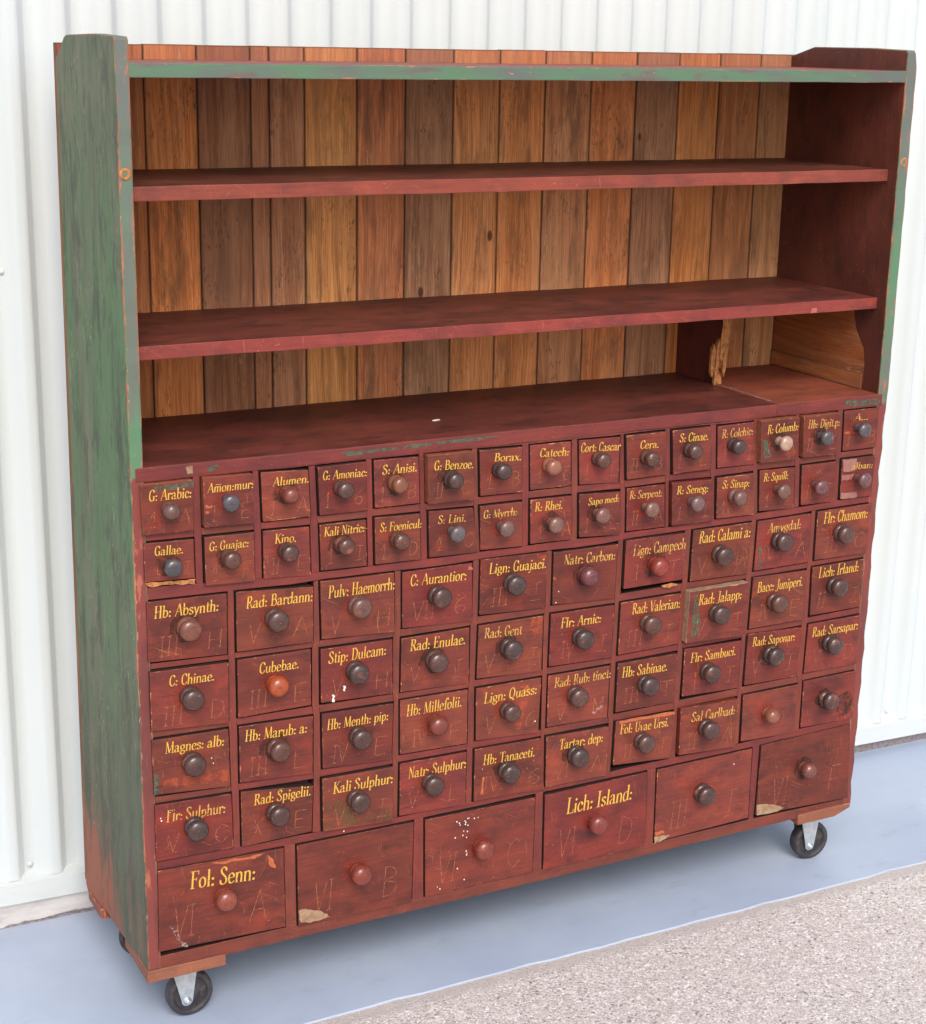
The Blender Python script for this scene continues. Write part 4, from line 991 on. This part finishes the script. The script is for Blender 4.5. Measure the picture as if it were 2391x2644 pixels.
board('shelf', XI0 + .0004, XI1 - .0004, .031, .4175, 1.444, 1.471, M['shelf_top'], M['shelf_edge'], extra=notch)
# counter: left and right lengths with a pale housing line where the divider once ran to the front
EXTRA = [M['greenp'], M['chalk'], M['pale']]
def ctr(bm):
    add_patch(bm, [(.4356, 1.2345), (.5261, 1.2355), (.6345, 1.236), (.7541, 1.237), (.8277, 1.2352), (.7542, 1.2309), (.6346, 1.2293), (.5185, 1.2277), (.4505, 1.2236)], 1, -.0007, 2, .001, 5)
    add_patch(bm, [(.1475, 1.2321), (.1823, 1.2361), (.1733, 1.2268), (.1611, 1.2212)], 1, -.0007, 2, .001, 4)
    add_patch(bm, [(.11, 1.236), (.125, 1.238), (.124, 1.222), (.114, 1.222)], 1, -.0007, 4, .001, 4)
o = board('counter', XI0 - .017, 1.5325, -.0004, .4175, 1.2136, 1.243, M['shelf_top'], M['frame'], bev=.0025, extra=ctr)
o['label'] = 'counter board with green smears along its front edge'
EXTRA = [M['greenp'], M['pale'], M['chalk']]
def ctr2(bm):
    add_patch(bm, [(1.7316, 1.2348), (1.838, 1.2330), (1.838, 1.2175), (1.7353, 1.2205)], 1, -.0007, 2, .001, 4)
o = board('counter', 1.5335, 1.8455, -.0004, .4175, 1.2136, 1.243, M['counter_raw'], M['frame'], bev=.0025, extra=ctr2)
o['label'] = 'thinly stained right end of the counter board'
bm = bmesh.new()
add_patch(bm, [(1.534, .030), (1.549, .030), (1.547, .10), (1.548, .235), (1.535, .238), (1.536, .12)], 2, 1.2434, 0, .0015, 6)
for f in bm.faces:
    if f.normal.z < 0: f.normal_flip()
o = make('housing_line', bm, M['chalk'], CAB, keep=True)

# divider with its front snapped off
bm = bmesh.new()
dp = [(.4178, 1.2438), (.4178, 1.4436), (.232, 1.4436), (.230, 1.392), (.236, 1.352), (.244, 1.352), (.243, 1.340), (.254, 1.343), (.252, 1.330), (.262, 1.327), (.258, 1.318), (.254, 1.300), (.262, 1.285), (.252, 1.272), (.246, 1.268), (.243, 1.2438)]
prism(bm, dp, 0, 1.5335, 1.549)
bmesh.ops.recalc_face_normals(bm, faces=bm.faces)
for f in bm.faces:
    f.material_index = 1 if f.normal.y < -.3 or (abs(f.normal.z) > .4 and f.calc_center_median().y < .3) else 0
dv = make('divider', bm, [M['inner'], M['woodlt']], CAB, grain=2)
dv['label'] = 'short upright divider with a splintered front edge'
# splinters hanging on the break
bm = bmesh.new()
for y, x0, z0, z1, w in ((.247, 1.520, 1.262, 1.345, .010), (.243, 1.531, 1.283, 1.358, .009), (.240, 1.541, 1.300, 1.366, .012), (.241, 1.553, 1.310, 1.400, .010), (.244, 1.527, 1.235, 1.300, .006), (.238, 1.548, 1.262, 1.330, .009), (.2415, 1.559, 1.345, 1.440, .009)):
    pts = [(x0 - w / 2, z0 + .012), (x0, z0), (x0 + w / 2, z0 + .018), (x0 + w / 2 + .002, z1 - .014), (x0 + w * .1, z1), (x0 - w * .3, z1 - .02), (x0 - w / 2, z1 - .008)]
    prism(bm, [(a + rnd.uniform(-.001, .001), b) for a, b in pts], 1, y - .004, y + .004)
make('splintered_wood', bm, M['woodlt'], dv, grain=2)

# bare wood zone on the right inner side of the lowest compartment
bm = bmesh.new()
zone = [(.416, 1.2445), (.416, 1.4430), (.113, 1.4430), (.105, 1.41), (.097, 1.387), (.080, 1.362), (.067, 1.347), (.056, 1.310), (.056, 1.287), (.061, 1.2445)]
add_patch(bm, zone, 0, XI1 - .0006, 0, .0012, 6)
o = make('bare_wood_patch', bm, M['pine'], CAB, grain=1, color=(178, 104, 56), keep=True)
bm = bmesh.new()
box(bm, XI1 - .0045, XI1 - .0008, .062, .414, 1.2436, 1.282, .0008)
o = make('batten', bm, M['pine'], CAB, grain=1, color=(190, 116, 64))

# ---- drawer grid
ROWS = {}
for d in DRAWERS:
    ROWS.setdefault(d['k'][0], []).append(d)
for r in ROWS: ROWS[r].sort(key=lambda d: d['k'][1])
def fitline(xs, ys):
    A = np.polyfit(xs, ys, 1)
    return A
def edges(r):
    """top and bottom edge of every drawer of a row, smoothed"""
    ds = ROWS[r]
    out = []
    for (i, j) in ((0, 1), (3, 2)):
        xs = [p for d in ds for p in (d['q'][i][0], d['q'][j][0])]
        zs = [p for d in ds for p in (d['q'][i][1], d['q'][j][1])]
        A = np.polyfit(xs, zs, 2 if len(ds) > 6 else 1)
        f = lambda x, z, A=A: float(np.polyval(A, x) + max(-.0022, min(.0022, z - np.polyval(A, x))))
        out.append([(d['q'][i][0], f(d['q'][i][0], d['q'][i][1]), d['q'][j][0], f(d['q'][j][0], d['q'][j][1])) for d in ds])
    return out
E_ = {r: edges(r) for r in ROWS}
GAP = .0030
FD = .028                                     # depth of the frame members
GROUPS = [(1, 2), (3, 4, 5, 6), (7,)]
# column edges per group
SIDE = {}
for grp in GROUPS:
    nc = len(ROWS[grp[0]])
    for c in range(nc):
        for side, (i, j) in (('L', (0, 3)), ('R', (1, 2))):
            zs, xs = [], []
            for r in grp:
                q = ROWS[r][c]['q']
                xs += [q[i][0], q[j][0]]; zs += [q[i][1], q[j][1]]
            A = np.polyfit(zs, xs, 1)
            for r in grp:
                q = ROWS[r][c]['q']
                for nm, k in (('t', i), ('b', j)):
                    p = float(np.polyval(A, q[k][1]))
                    SIDE[r, c, side + nm] = p + max(-.0018, min(.0018, q[k][0] - p))
def frame_piece(name, poly, grain, y0=0.0):
    bm = bmesh.new()
    prism(bm, poly, 1, y0, FD)
    bmesh.ops.recalc_face_normals(bm, faces=bm.faces)
    es = [e for e in bm.edges if len(e.link_faces) == 2 and e.calc_face_angle(0) > .9 and min(v.co.y for v in e.verts) < .001]
    bmesh.ops.bevel(bm, geom=es, offset=.0007, segments=1, affect='EDGES')
    bm.normal_update()
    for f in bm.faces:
        if f.normal.y > -.3: f.material_index = 1        # unpainted, grimy inside faces, coloured near black to deepen the gap shade
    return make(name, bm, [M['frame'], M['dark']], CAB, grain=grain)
def rowz(r, k, x):
    """interpolated top (0) or bottom (1) edge height of row r at x"""
    e = E_[r][k]
    xs = [v for t in e for v in (t[0], t[2])]; zs = [v for t in e for v in (t[1], t[3])]
    return float(np.interp(x, xs, zs))
XL, XR = XI0 - .0265, W_ - .0005
# long rails between the groups of rows and at top and bottom
def long_rail(zlo, zhi, x0=XI0 + .0002, x1=XI1 - .0002, n=24, y0=0.0):
    xs = [x0 + (x1 - x0) * i / n for i in range(n + 1)]
    poly = [(x, zlo(x)) for x in xs] + [(x, zhi(x)) for x in xs[::-1]]
    return frame_piece('rail', poly, 0, y0)
long_rail(lambda x: rowz(1, 0, x) + GAP, lambda x: max(1.2134, rowz(1, 0, x) + GAP + .002), y0=.0004)
long_rail(lambda x: rowz(3, 0, x) + GAP, lambda x: rowz(2, 1, x) - GAP)
long_rail(lambda x: rowz(7, 0, x) + GAP, lambda x: rowz(6, 1, x) - GAP)
long_rail(lambda x: .1595 + .0012 * math.sin(x * 5), lambda x: rowz(7, 1, x) - GAP, n=40)
for grp in GROUPS:
    nc = len(ROWS[grp[0]])
    def zt(r, x): return rowz(r, 0, x) + GAP
    def zb(r, x): return rowz(r, 1, x) - GAP
    z_top = lambda x: zt(grp[0], x) - .0003
    z_bot = lambda x: zb(grp[-1], x) + .0003
    for c in range(nc - 1):
        L, Rt = [], []
        for r in grp:
            for e in 'tb':
                i = 0 if e == 't' else 1
                xl = SIDE[r, c, 'R' + e] + GAP; xr = SIDE[r, c + 1, 'L' + e] - GAP
                if xr - xl < .008:
                    m_ = (xl + xr) / 2; xl, xr = m_ - .004, m_ + .004
                z = rowz(r, i, (xl + xr) / 2)
                L.append((xl, z)); Rt.append((xr, z))
        L[0] = (L[0][0], z_top(L[0][0])); Rt[0] = (Rt[0][0], z_top(Rt[0][0]))
        L[-1] = (L[-1][0], z_bot(L[-1][0])); Rt[-1] = (Rt[-1][0], z_bot(Rt[-1][0]))
        frame_piece('stile', L + Rt[::-1], 2)
    for r, r2 in zip(grp, grp[1:]):
        for c in range(nc):
            def lim(side, e, rr):
                if side == 'L':
                    return XI0 + .0002 if c == 0 else SIDE[rr, c, 'L' + e] - GAP + .0003
                return XI1 - .0002 if c == nc - 1 else SIDE[rr, c, 'R' + e] + GAP - .0003
            xl = lim('L', 'b', r); xr = lim('R', 'b', r); xl2 = lim('L', 't', r2); xr2 = lim('R', 't', r2)
            frame_piece('rail', [(xl2, zt(r2, xl2)), (xr2, zt(r2, xr2)), (xr, zb(r, xr)), (xl, zb(r, xl))], 0, y0=.0005)
# carcass floor so that nothing shows through from below
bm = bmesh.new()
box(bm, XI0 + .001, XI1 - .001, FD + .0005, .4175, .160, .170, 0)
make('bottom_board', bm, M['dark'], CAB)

# ---- drawers with knob and lettering
SLOTS = ['red', 'dark', 'scratch', 'greenp', 'orange', 'pale', 'pink', 'redp', 'redlt', 'white', 'woodlt', 'chalk', 'grime', 'pinkred', 'yellowdot', 'olive', 'edgewood']
CM = {'green': 'greenp', 'red': 'redp'}
TINT = {(6, 8): (236, 246, 255), (2, 13): (240, 225, 220), (1, 5): (225, 240, 225), (1, 0): (255, 240, 235), (2, 5): (215, 215, 225), (6, 9): (232, 230, 228), (3, 5): (232, 236, 230), (5, 6): (220, 225, 230)}
KC = {}
dk, md, rd = (78, 53, 48), (92, 58, 49), (132, 62, 50)
for d in DRAWERS: KC[d['k']] = rnd.choice([dk, dk, (86, 58, 52), (72, 54, 52), md])
KC.update({(1, 0): (104, 74, 66), (1, 1): (84, 78, 82), (1, 2): (128, 66, 54), (1, 4): (128, 78, 56), (1, 7): (146, 92, 72), (1, 12): (186, 152, 132), (1, 13): (82, 78, 82), (1, 14): (86, 80, 84), (2, 0): (78, 76, 80), (2, 5): (98, 88, 90), (2, 6): (112, 84, 78), (2, 7): (124, 88, 80), (2, 8): (126, 84, 74), (2, 9): (128, 92, 82), (2, 10): (112, 84, 82), (2, 11): (116, 82, 76), (2, 12): (112, 80, 70), (2, 13): (112, 72, 74), (2, 14): (110, 72, 74), (3, 0): (120, 72, 58), (3, 2): (106, 72, 64), (3, 5): (112, 60, 64), (3, 6): (142, 58, 46), (4, 1): (168, 76, 42), (5, 3): (122, 58, 48), (6, 8): (142, 84, 66), (7, 0): (136, 66, 50), (7, 1): (130, 58, 46), (7, 2): (134, 60, 48), (7, 3): (128, 56, 48), (7, 5): (118, 68, 60)})
MUSH = {(1, 1), (1, 13), (1, 14), (2, 0), (2, 5), (2, 6), (2, 7), (2, 8), (2, 9), (2, 10), (2, 12), (2, 13), (2, 14), (1, 12)}
# roman number and letter scratched on the fronts
NUM = {(1, 0): '1 A', (1, 1): 'I E', (1, 2): '1 A', (1, 3): '1 6', (1, 4): '1 B', (1, 5): 'II C', (1, 6): '1 B', (1, 7): '1 I', (1, 8): '1 T', (1, 9): 'II B', (1, 10): '1 L', (1, 11): '1 I', (1, 12): '1 A', (1, 13): 'II E', (1, 14): 'I B',
 (2, 0): '1 I', (2, 1): '1 F', (2, 2): 'II E', (2, 3): '1 I', (2, 4): '1 D', (2, 5): '1 C', (2, 7): '1 A', (2, 8): '1 L', (2, 9): 'II A', (2, 10): '1 I', (2, 11): '1 I', (2, 12): '1 E', (2, 13): 'II I',
 (3, 0): 'III H', (3, 1): 'V A', (3, 2): 'V H', (3, 3): 'VII 6', (3, 4): 'III I', (3, 6): 'I T', (3, 7): 'V H', (3, 8): 'IV A', (3, 9): 'III C',
 (4, 0): 'III D', (4, 1): 'III E', (4, 2): 'V H', (4, 3): 'V I', (4, 4): 'V I', (4, 5): 'IV I', (4, 6): 'III I', (4, 7): 'V I', (4, 8): 'IV E', (4, 9): 'II I',
 (5, 1): 'III L', (5, 2): 'IV E', (5, 3): 'IV F', (5, 4): 'V 6', (5, 5): 'V M', (5, 6): 'III T', (5, 7): 'I I', (5, 8): 'V I', (5, 9): 'V D',
 (6, 0): 'V C', (6, 1): 'X E', (6, 2): 'V I', (6, 3): 'V L', (6, 4): 'IV 6', (6, 5): 'VI A', (6, 6): 'II I', (6, 7): 'II A',
 (7, 0): 'VI A', (7, 1): 'VI B', (7, 2): 'VI C', (7, 3): 'VI D', (7, 4): 'III I', (7, 5): 'VI F'}
SG = {'I': ['.5,0 .5,1', '.15,0 .85,0', '.15,1 .85,1'], '1': ['.1,.62 .55,1', '.55,1 .55,0', '.2,0 .9,0'], 'V': ['.0,1 .45,0', '.45,0 .95,1'], 'X': ['.1,0 .9,1', '.1,1 .9,0'], 'A': ['.0,0 .5,1', '.5,1 1,0', '.2,.35 .8,.35'], 'B': ['.1,0 .1,1', '.1,1 .7,.9 .75,.65 .1,.55', '.1,.55 .85,.4 .8,.1 .1,0'], 'C': ['.9,.8 .5,1 .1,.7 .1,.3 .5,0 .9,.2'], 'D': ['.1,0 .1,1', '.1,1 .8,.8 .9,.4 .6,.05 .1,0'], 'E': ['.1,0 .1,1', '.1,1 .9,1', '.1,.5 .7,.5', '.1,0 .9,0'], 'F': ['.1,0 .1,1', '.1,1 .9,1', '.1,.5 .7,.5'], 'H': ['.1,0 .1,1', '.9,0 .9,1', '.1,.5 .9,.5'], 'L': ['.1,1 .1,0', '.1,0 .9,0'], 'M': ['.1,0 .1,1', '.1,1 .5,.3', '.5,.3 .9,1', '.9,1 .9,0'], 'T': ['.5,0 .5,1', '.0,1 1,1'], '6': ['.8,.9 .4,.8 .1,.4 .3,.05 .7,.05 .85,.35 .5,.5 .15,.35']}

def drawer(d):
    r, c = d['k']
    q = d['q']; pr = d['p']
    x0 = min(q[0][0], q[3][0]); x1 = max(q[1][0], q[2][0]); z0 = min(q[2][1], q[3][1]); z1 = max(q[0][1], q[1][1])
    w, h = x1 - x0, z1 - z0
    bm = bmesh.new()
    # front board, its four corners as measured, arris slightly rounded
    fr = [bm.verts.new((x, -pr, z)) for x, z in q]
    bk = [bm.verts.new((x, .016, z)) for x, z in q]
    fs = [bm.faces.new(fr[::-1]), bm.faces.new(bk)]
    for i in range(4):
        fs.append(bm.faces.new((fr[i], bk[i], bk[(i + 1) % 4], fr[(i + 1) % 4])))
    es = list({e for f in fs for e in f.edges})
    bmesh.ops.bevel(bm, geom=es, offset=.0016, segments=2, affect='EDGES', profile=.55)
    bmesh.ops.recalc_face_normals(bm, faces=bm.faces)
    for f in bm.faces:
        if f.normal.y > -.2 and f.calc_center_median().y > .004: f.material_index = 1  # drawer sides get the dark colour too, as painted shade in the gaps
    if pr > .011:
        for f in bm.faces:
            if f.normal.x < -.9 or f.normal.z > .9: f.material_index = 15 + 1 if (r, c) != (4, 7) else 5
    # box behind it
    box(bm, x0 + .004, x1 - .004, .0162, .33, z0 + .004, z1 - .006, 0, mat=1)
    y = -pr - .00025
    for col, pts in d.get('m', []):
        name = CM.get(col, col)
        add_patch(bm, pts, 1, y, SLOTS.index(name), min(.0016, .03 * math.sqrt(w * h)), 4)
        y -= .00006
    for (px, pz) in d.get('d', []):
        rr = rnd.uniform(.0010, .0019)
        add_patch(bm, [(px + rr * math.cos(a), pz + rr * 1.1 * math.sin(a)) for a in (0, 1.05, 2.1, 3.14, 4.2, 5.24)], 1, y - .0001, SLOTS.index('white'), .0002, 1)
    # rubbed or grimy ring on the front round the knob
    hal = rnd.random()
    if (r, c) in ((7, 0), (7, 1), (7, 2), (7, 3), (5, 3), (4, 1), (1, 1), (2, 6), (2, 12), (2, 9), (1, 3)) or hal < .3:
        hm = 'redp'
    else:
        hm = 'grime' if hal > .6 else None
    if hm:
        hr = (.030 if r > 2 else .024) * rnd.uniform(.9, 1.15); hx, hz = d['n']
        add_patch(bm, [(hx - .002 + hr * math.cos(a / 9 * 6.283) * rnd.uniform(.8, 1.15), hz + hr * math.sin(a / 9 * 6.283) * rnd.uniform(.8, 1.1)) for a in range(9)], 1, y, SLOTS.index(hm), .0015, 3)
        y -= .00006
    # scratched number
    t = NUM.get((r, c))
    if t:
        num, let = t.split(' ')
        cw = w * (.125 if r < 7 else .09); chh = h * (.30 if r < 7 else .36)
        zc = z0 + h * rnd.uniform(.12, .18)
        def sc_(ch, xx, cw_):
            for s in SG[ch]:
                pp = [(xx + cw_ * a + rnd.uniform(-.001, .001) + .10 * chh * b, zc + chh * b + rnd.uniform(-.001, .001)) for a, b in L_(s)]
                ribbon(bm, pp if len(pp) < 3 else cat_rom(pp, 3), lambda th: rnd.uniform(.0009, .0016), lambda p, k: (p[0], y - .00012 - k * .00001, p[1]), rnd.randrange(8))
        xx = x0 + w * rnd.uniform(.10, .16)
        for ch in num:
            k = cw * (.72 if ch == 'I' else 1.15)
            sc_(ch, xx, k); xx += k * 1.02
        sc_(let, x0 + w * rnd.uniform(.70, .75), cw * 1.5)
        for f in bm.faces:
            if f.calc_center_median().y <= y - .0001 and f.material_index == 0: f.material_index = 2
        bm.normal_update()
        for f in bm.faces:
            if f.material_index == 2 and f.normal.y > 0: f.normal_flip()
    o = make('drawer', bm, [M[s] for s in SLOTS], CAB, grain=0, origin=((x0 + x1) / 2, -pr, (z0 + z1) / 2), keep=True)
    tn = TINT.get((r, c), None)
    o.color = tuple(v / 255 for v in tn) + (1,) if tn else (1, 1, 1, 1)
    t = d['t']
    nice = t.replace('~', '')
    if t: o['label'] = 'drawer lettered ' + nice + (' with its first letter flaked away' if r == 2 and c == 14 else '')
    elif (r, c) == (6, 8): o['label'] = 'plain repainted drawer with no lettering'
    # knob
    kx, kz = d['n']
    big = r > 2
    kr = {1: .0180, 2: .0186}.get(r, .0230 if r < 7 else .0244)
    if (r, c) in ((6, 8), (7, 5)): kr *= .86
    if (r, c) == (5, 4): kr *= .9
    bm = bmesh.new()
    dep = .036
    s = kr / .0212
    if (r, c) in MUSH:
        pf = [(.013 * s, 0), (.0125 * s, .003), (.0105 * s, .012), (.0105 * s, .017), (.016 * s, .0205), (.0198 * s, .0235), (.0212 * s, .0275), (.0203 * s, .0312), (.0165 * s, .0345), (.011 * s, .0362), (.005 * s, .037), (.001, .0372)]
    elif (r, c) in ((1, 0), (1, 2), (4, 1), (6, 8), (7, 0), (7, 1), (7, 2), (7, 3), (3, 6), (3, 5), (5, 3), (7, 5)):
        pf = [(.017 * s, 0), (.0172 * s, .003), (.015 * s, .0075), (.0148 * s, .009), (.0175 * s, .0125), (.0202 * s, .018), (.0208 * s, .024), (.0192 * s, .030), (.0155 * s, .0348), (.010 * s, .0375), (.005 * s, .0385), (.001, .0388)]
    else:
        pf = [(.0200 * s, 0), (.0208 * s, .003), (.0204 * s, .0075), (.0180 * s, .0105), (.0160 * s, .012), (.0162 * s, .0145), (.0192 * s, .0175), (.0210 * s, .0215), (.0212 * s, .0258), (.0200 * s, .0300), (.0168 * s, .0333), (.0120 * s, .0352), (.006 * s, .0362), (.001, .0364)]
    lathe(bm, pf, (kx, -pr, kz), n=36)
    kb = make('knob', bm, M['knob'], o, smooth=True, origin=(kx, -pr, kz), color=tuple(v * .93 for v in KC[r, c]))
    kb.rotation_euler = (rnd.uniform(-.05, .05), rnd.uniform(-3, 3), rnd.uniform(-.05, .05))
    if (r, c) == (1, 12): kb['label'] = 'pale bare wood knob'
    if (r, c) == (4, 1): kb['label'] = 'knob worn to bright orange red'
    # lettering
    if t:
        ax, az, bx, bz, cap = d['x']
        wt = text_width(t)
        sx = (bx - ax) / wt
        slope = (bz - az) / (bx - ax)
        bm = bmesh.new()
        def tf(p, k):
            return (ax + p[0] * sx, -pr - .0006 - .000012 * (k % 16), az + p[0] * sx * slope + p[1] * cap)
        write(bm, t, tf)
        bm.normal_update()
        for f in bm.faces:
            if f.normal.y > 0: f.normal_flip()
        worn = (r, c) in ((1, 14), (2, 14), (2, 5), (3, 5), (4, 4), (1, 11), (3, 6), (2, 6), (6, 7), (2, 9), (1, 13), (3, 8), (6, 0), (5, 5))
        make('lettering', bm, M['gold_worn'] if worn else M['gold'], o, keep=True, origin=((ax + bx) / 2, -pr - .0006, az + cap / 2))
for d in DRAWERS:
    drawer(d)

# ---- caster blocks and casters
def block(pts, y0, y1, side_chamfer=None):
    bm = bmesh.new()
    prism(bm, pts, 1, y0, y1, .0015, 1)
    return make('caster_block', bm, M['block'], CAB, grain=0)
block([(-.003, .138), (.168, .138), (.168, .1635), (-.003, .1655)], -.003, .165)
block([(1.686, .1440), (1.805, .1440), (1.852, .160), (1.853, .1725), (1.686, .1725)], -.006, .165)
block([(-.018, .136), (.168, .136), (.168, .1595), (-.018, .1595)], .302, .405)
block([(1.686, .136), (1.852, .136), (1.852, .1595), (1.686, .1595)], .302, .405)

def caster(cx, cy, top, turn=0.0):
    """plate fork caster seen side on: the wheel rolls along the wall"""
    root = bpy.data.objects.new('caster', None)
    COL.objects.link(root); root.parent = CAB
    root.location = Vector((cx, cy, 0)) - CAB.location
    R_ = .0515
    ang = turn
    def T(bm):
        bmesh.ops.rotate(bm, verts=bm.verts, cent=(cx, cy, 0), matrix=Matrix.Rotation(ang, 3, 'Z'))
    # wheel: rubber tread with a dished web
    bm = bmesh.new()
    pf = [(.010, -.0160), (.014, -.0165), (.017, -.0130), (.036, -.0105), (.0385, -.0150), (.0400, -.0165), (.0470, -.0160), (.0505, -.0125), (R_, -.006), (R_, .006), (.0505, .0125), (.0470, .0160), (.0400, .0165), (.0385, .0150), (.036, .0105), (.017, .0130), (.014, .0165), (.010, .0160)]
    lathe(bm, pf, (cx, cy, R_), n=56, sgn=1)
    T(bm)
    wh = make('wheel', bm, M['rubber'], root, smooth=True)
    md_ = wh.modifiers.new('edge', 'EDGE_SPLIT'); md_.split_angle = R(50)
    # fork: two legs and a top plate
    bm = bmesh.new()
    lg = []
    hw = .034
    for a in range(13):
        t = math.pi + math.pi * a / 12
        lg.append((cx - .012 + .0125 * math.cos(t), R_ - .008 + .0125 * math.sin(t)))
    leg = lg + [(cx + .014, top - .006), (cx + .016, top - .0005), (cx - .048, top - .0005), (cx - .046, top - .006)]
    for s_ in (-1, 1):
        ya = cy + s_ * .0215
        prism(bm, leg, 1, ya - .0012, ya + .0012, .0004, 1)
    box(bm, cx - .048, cx + .030, cy - .040, cy + .040, top - .0028, top - .0003, .0003)
    T(bm)
    make('fork', bm, M['steel'], root)
    bm = bmesh.new()
    hx, hz = cx - .012, R_ - .008
    lathe(bm, [(.0090, 0), (.0092, .0014), (.0072, .0018), (.0070, .0060), (.0052, .0068), (.0050, .0085), (.0034, .0092)], (hx, cy - .0227, hz), n=20)
    lathe(bm, [(.0034, 0), (.0034, .040)], (hx, cy + .020, hz), n=12)
    T(bm)
    make('axle_bolt', bm, M['steel'], root, smooth=True)
    return root
caster(.107, .070, .138, R(3))
caster(1.788, .068, .144, R(-3))
caster(.085, .345, .136, R(-20))
caster(1.79, .345, .136, R(12))

# ---- plugged bolt holes on the front edges
def plug(x, z, y):
    bm = bmesh.new()
    lathe(bm, [(.0115, -.002), (.0112, .0003), (.0075, .0006), (.0056, .0002), (.0050, -.0010)], (x, y, z), n=20)
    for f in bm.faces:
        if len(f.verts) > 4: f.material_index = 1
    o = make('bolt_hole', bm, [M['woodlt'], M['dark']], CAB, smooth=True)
plug(.0125, 1.795, -.0004); plug(1.848, 1.7875, -.0004)

# ---- small loose things
bm = bmesh.new()
prism(bm, [(.716, .150), (.724, .146), (.736, .151), (.733, .157), (.722, .155)], 2, 1.2436, 1.2450)
o = make('paint_flake', bm, M['white'])
tag(o, 'tiny white paint flake lying on the counter board', 'flake')
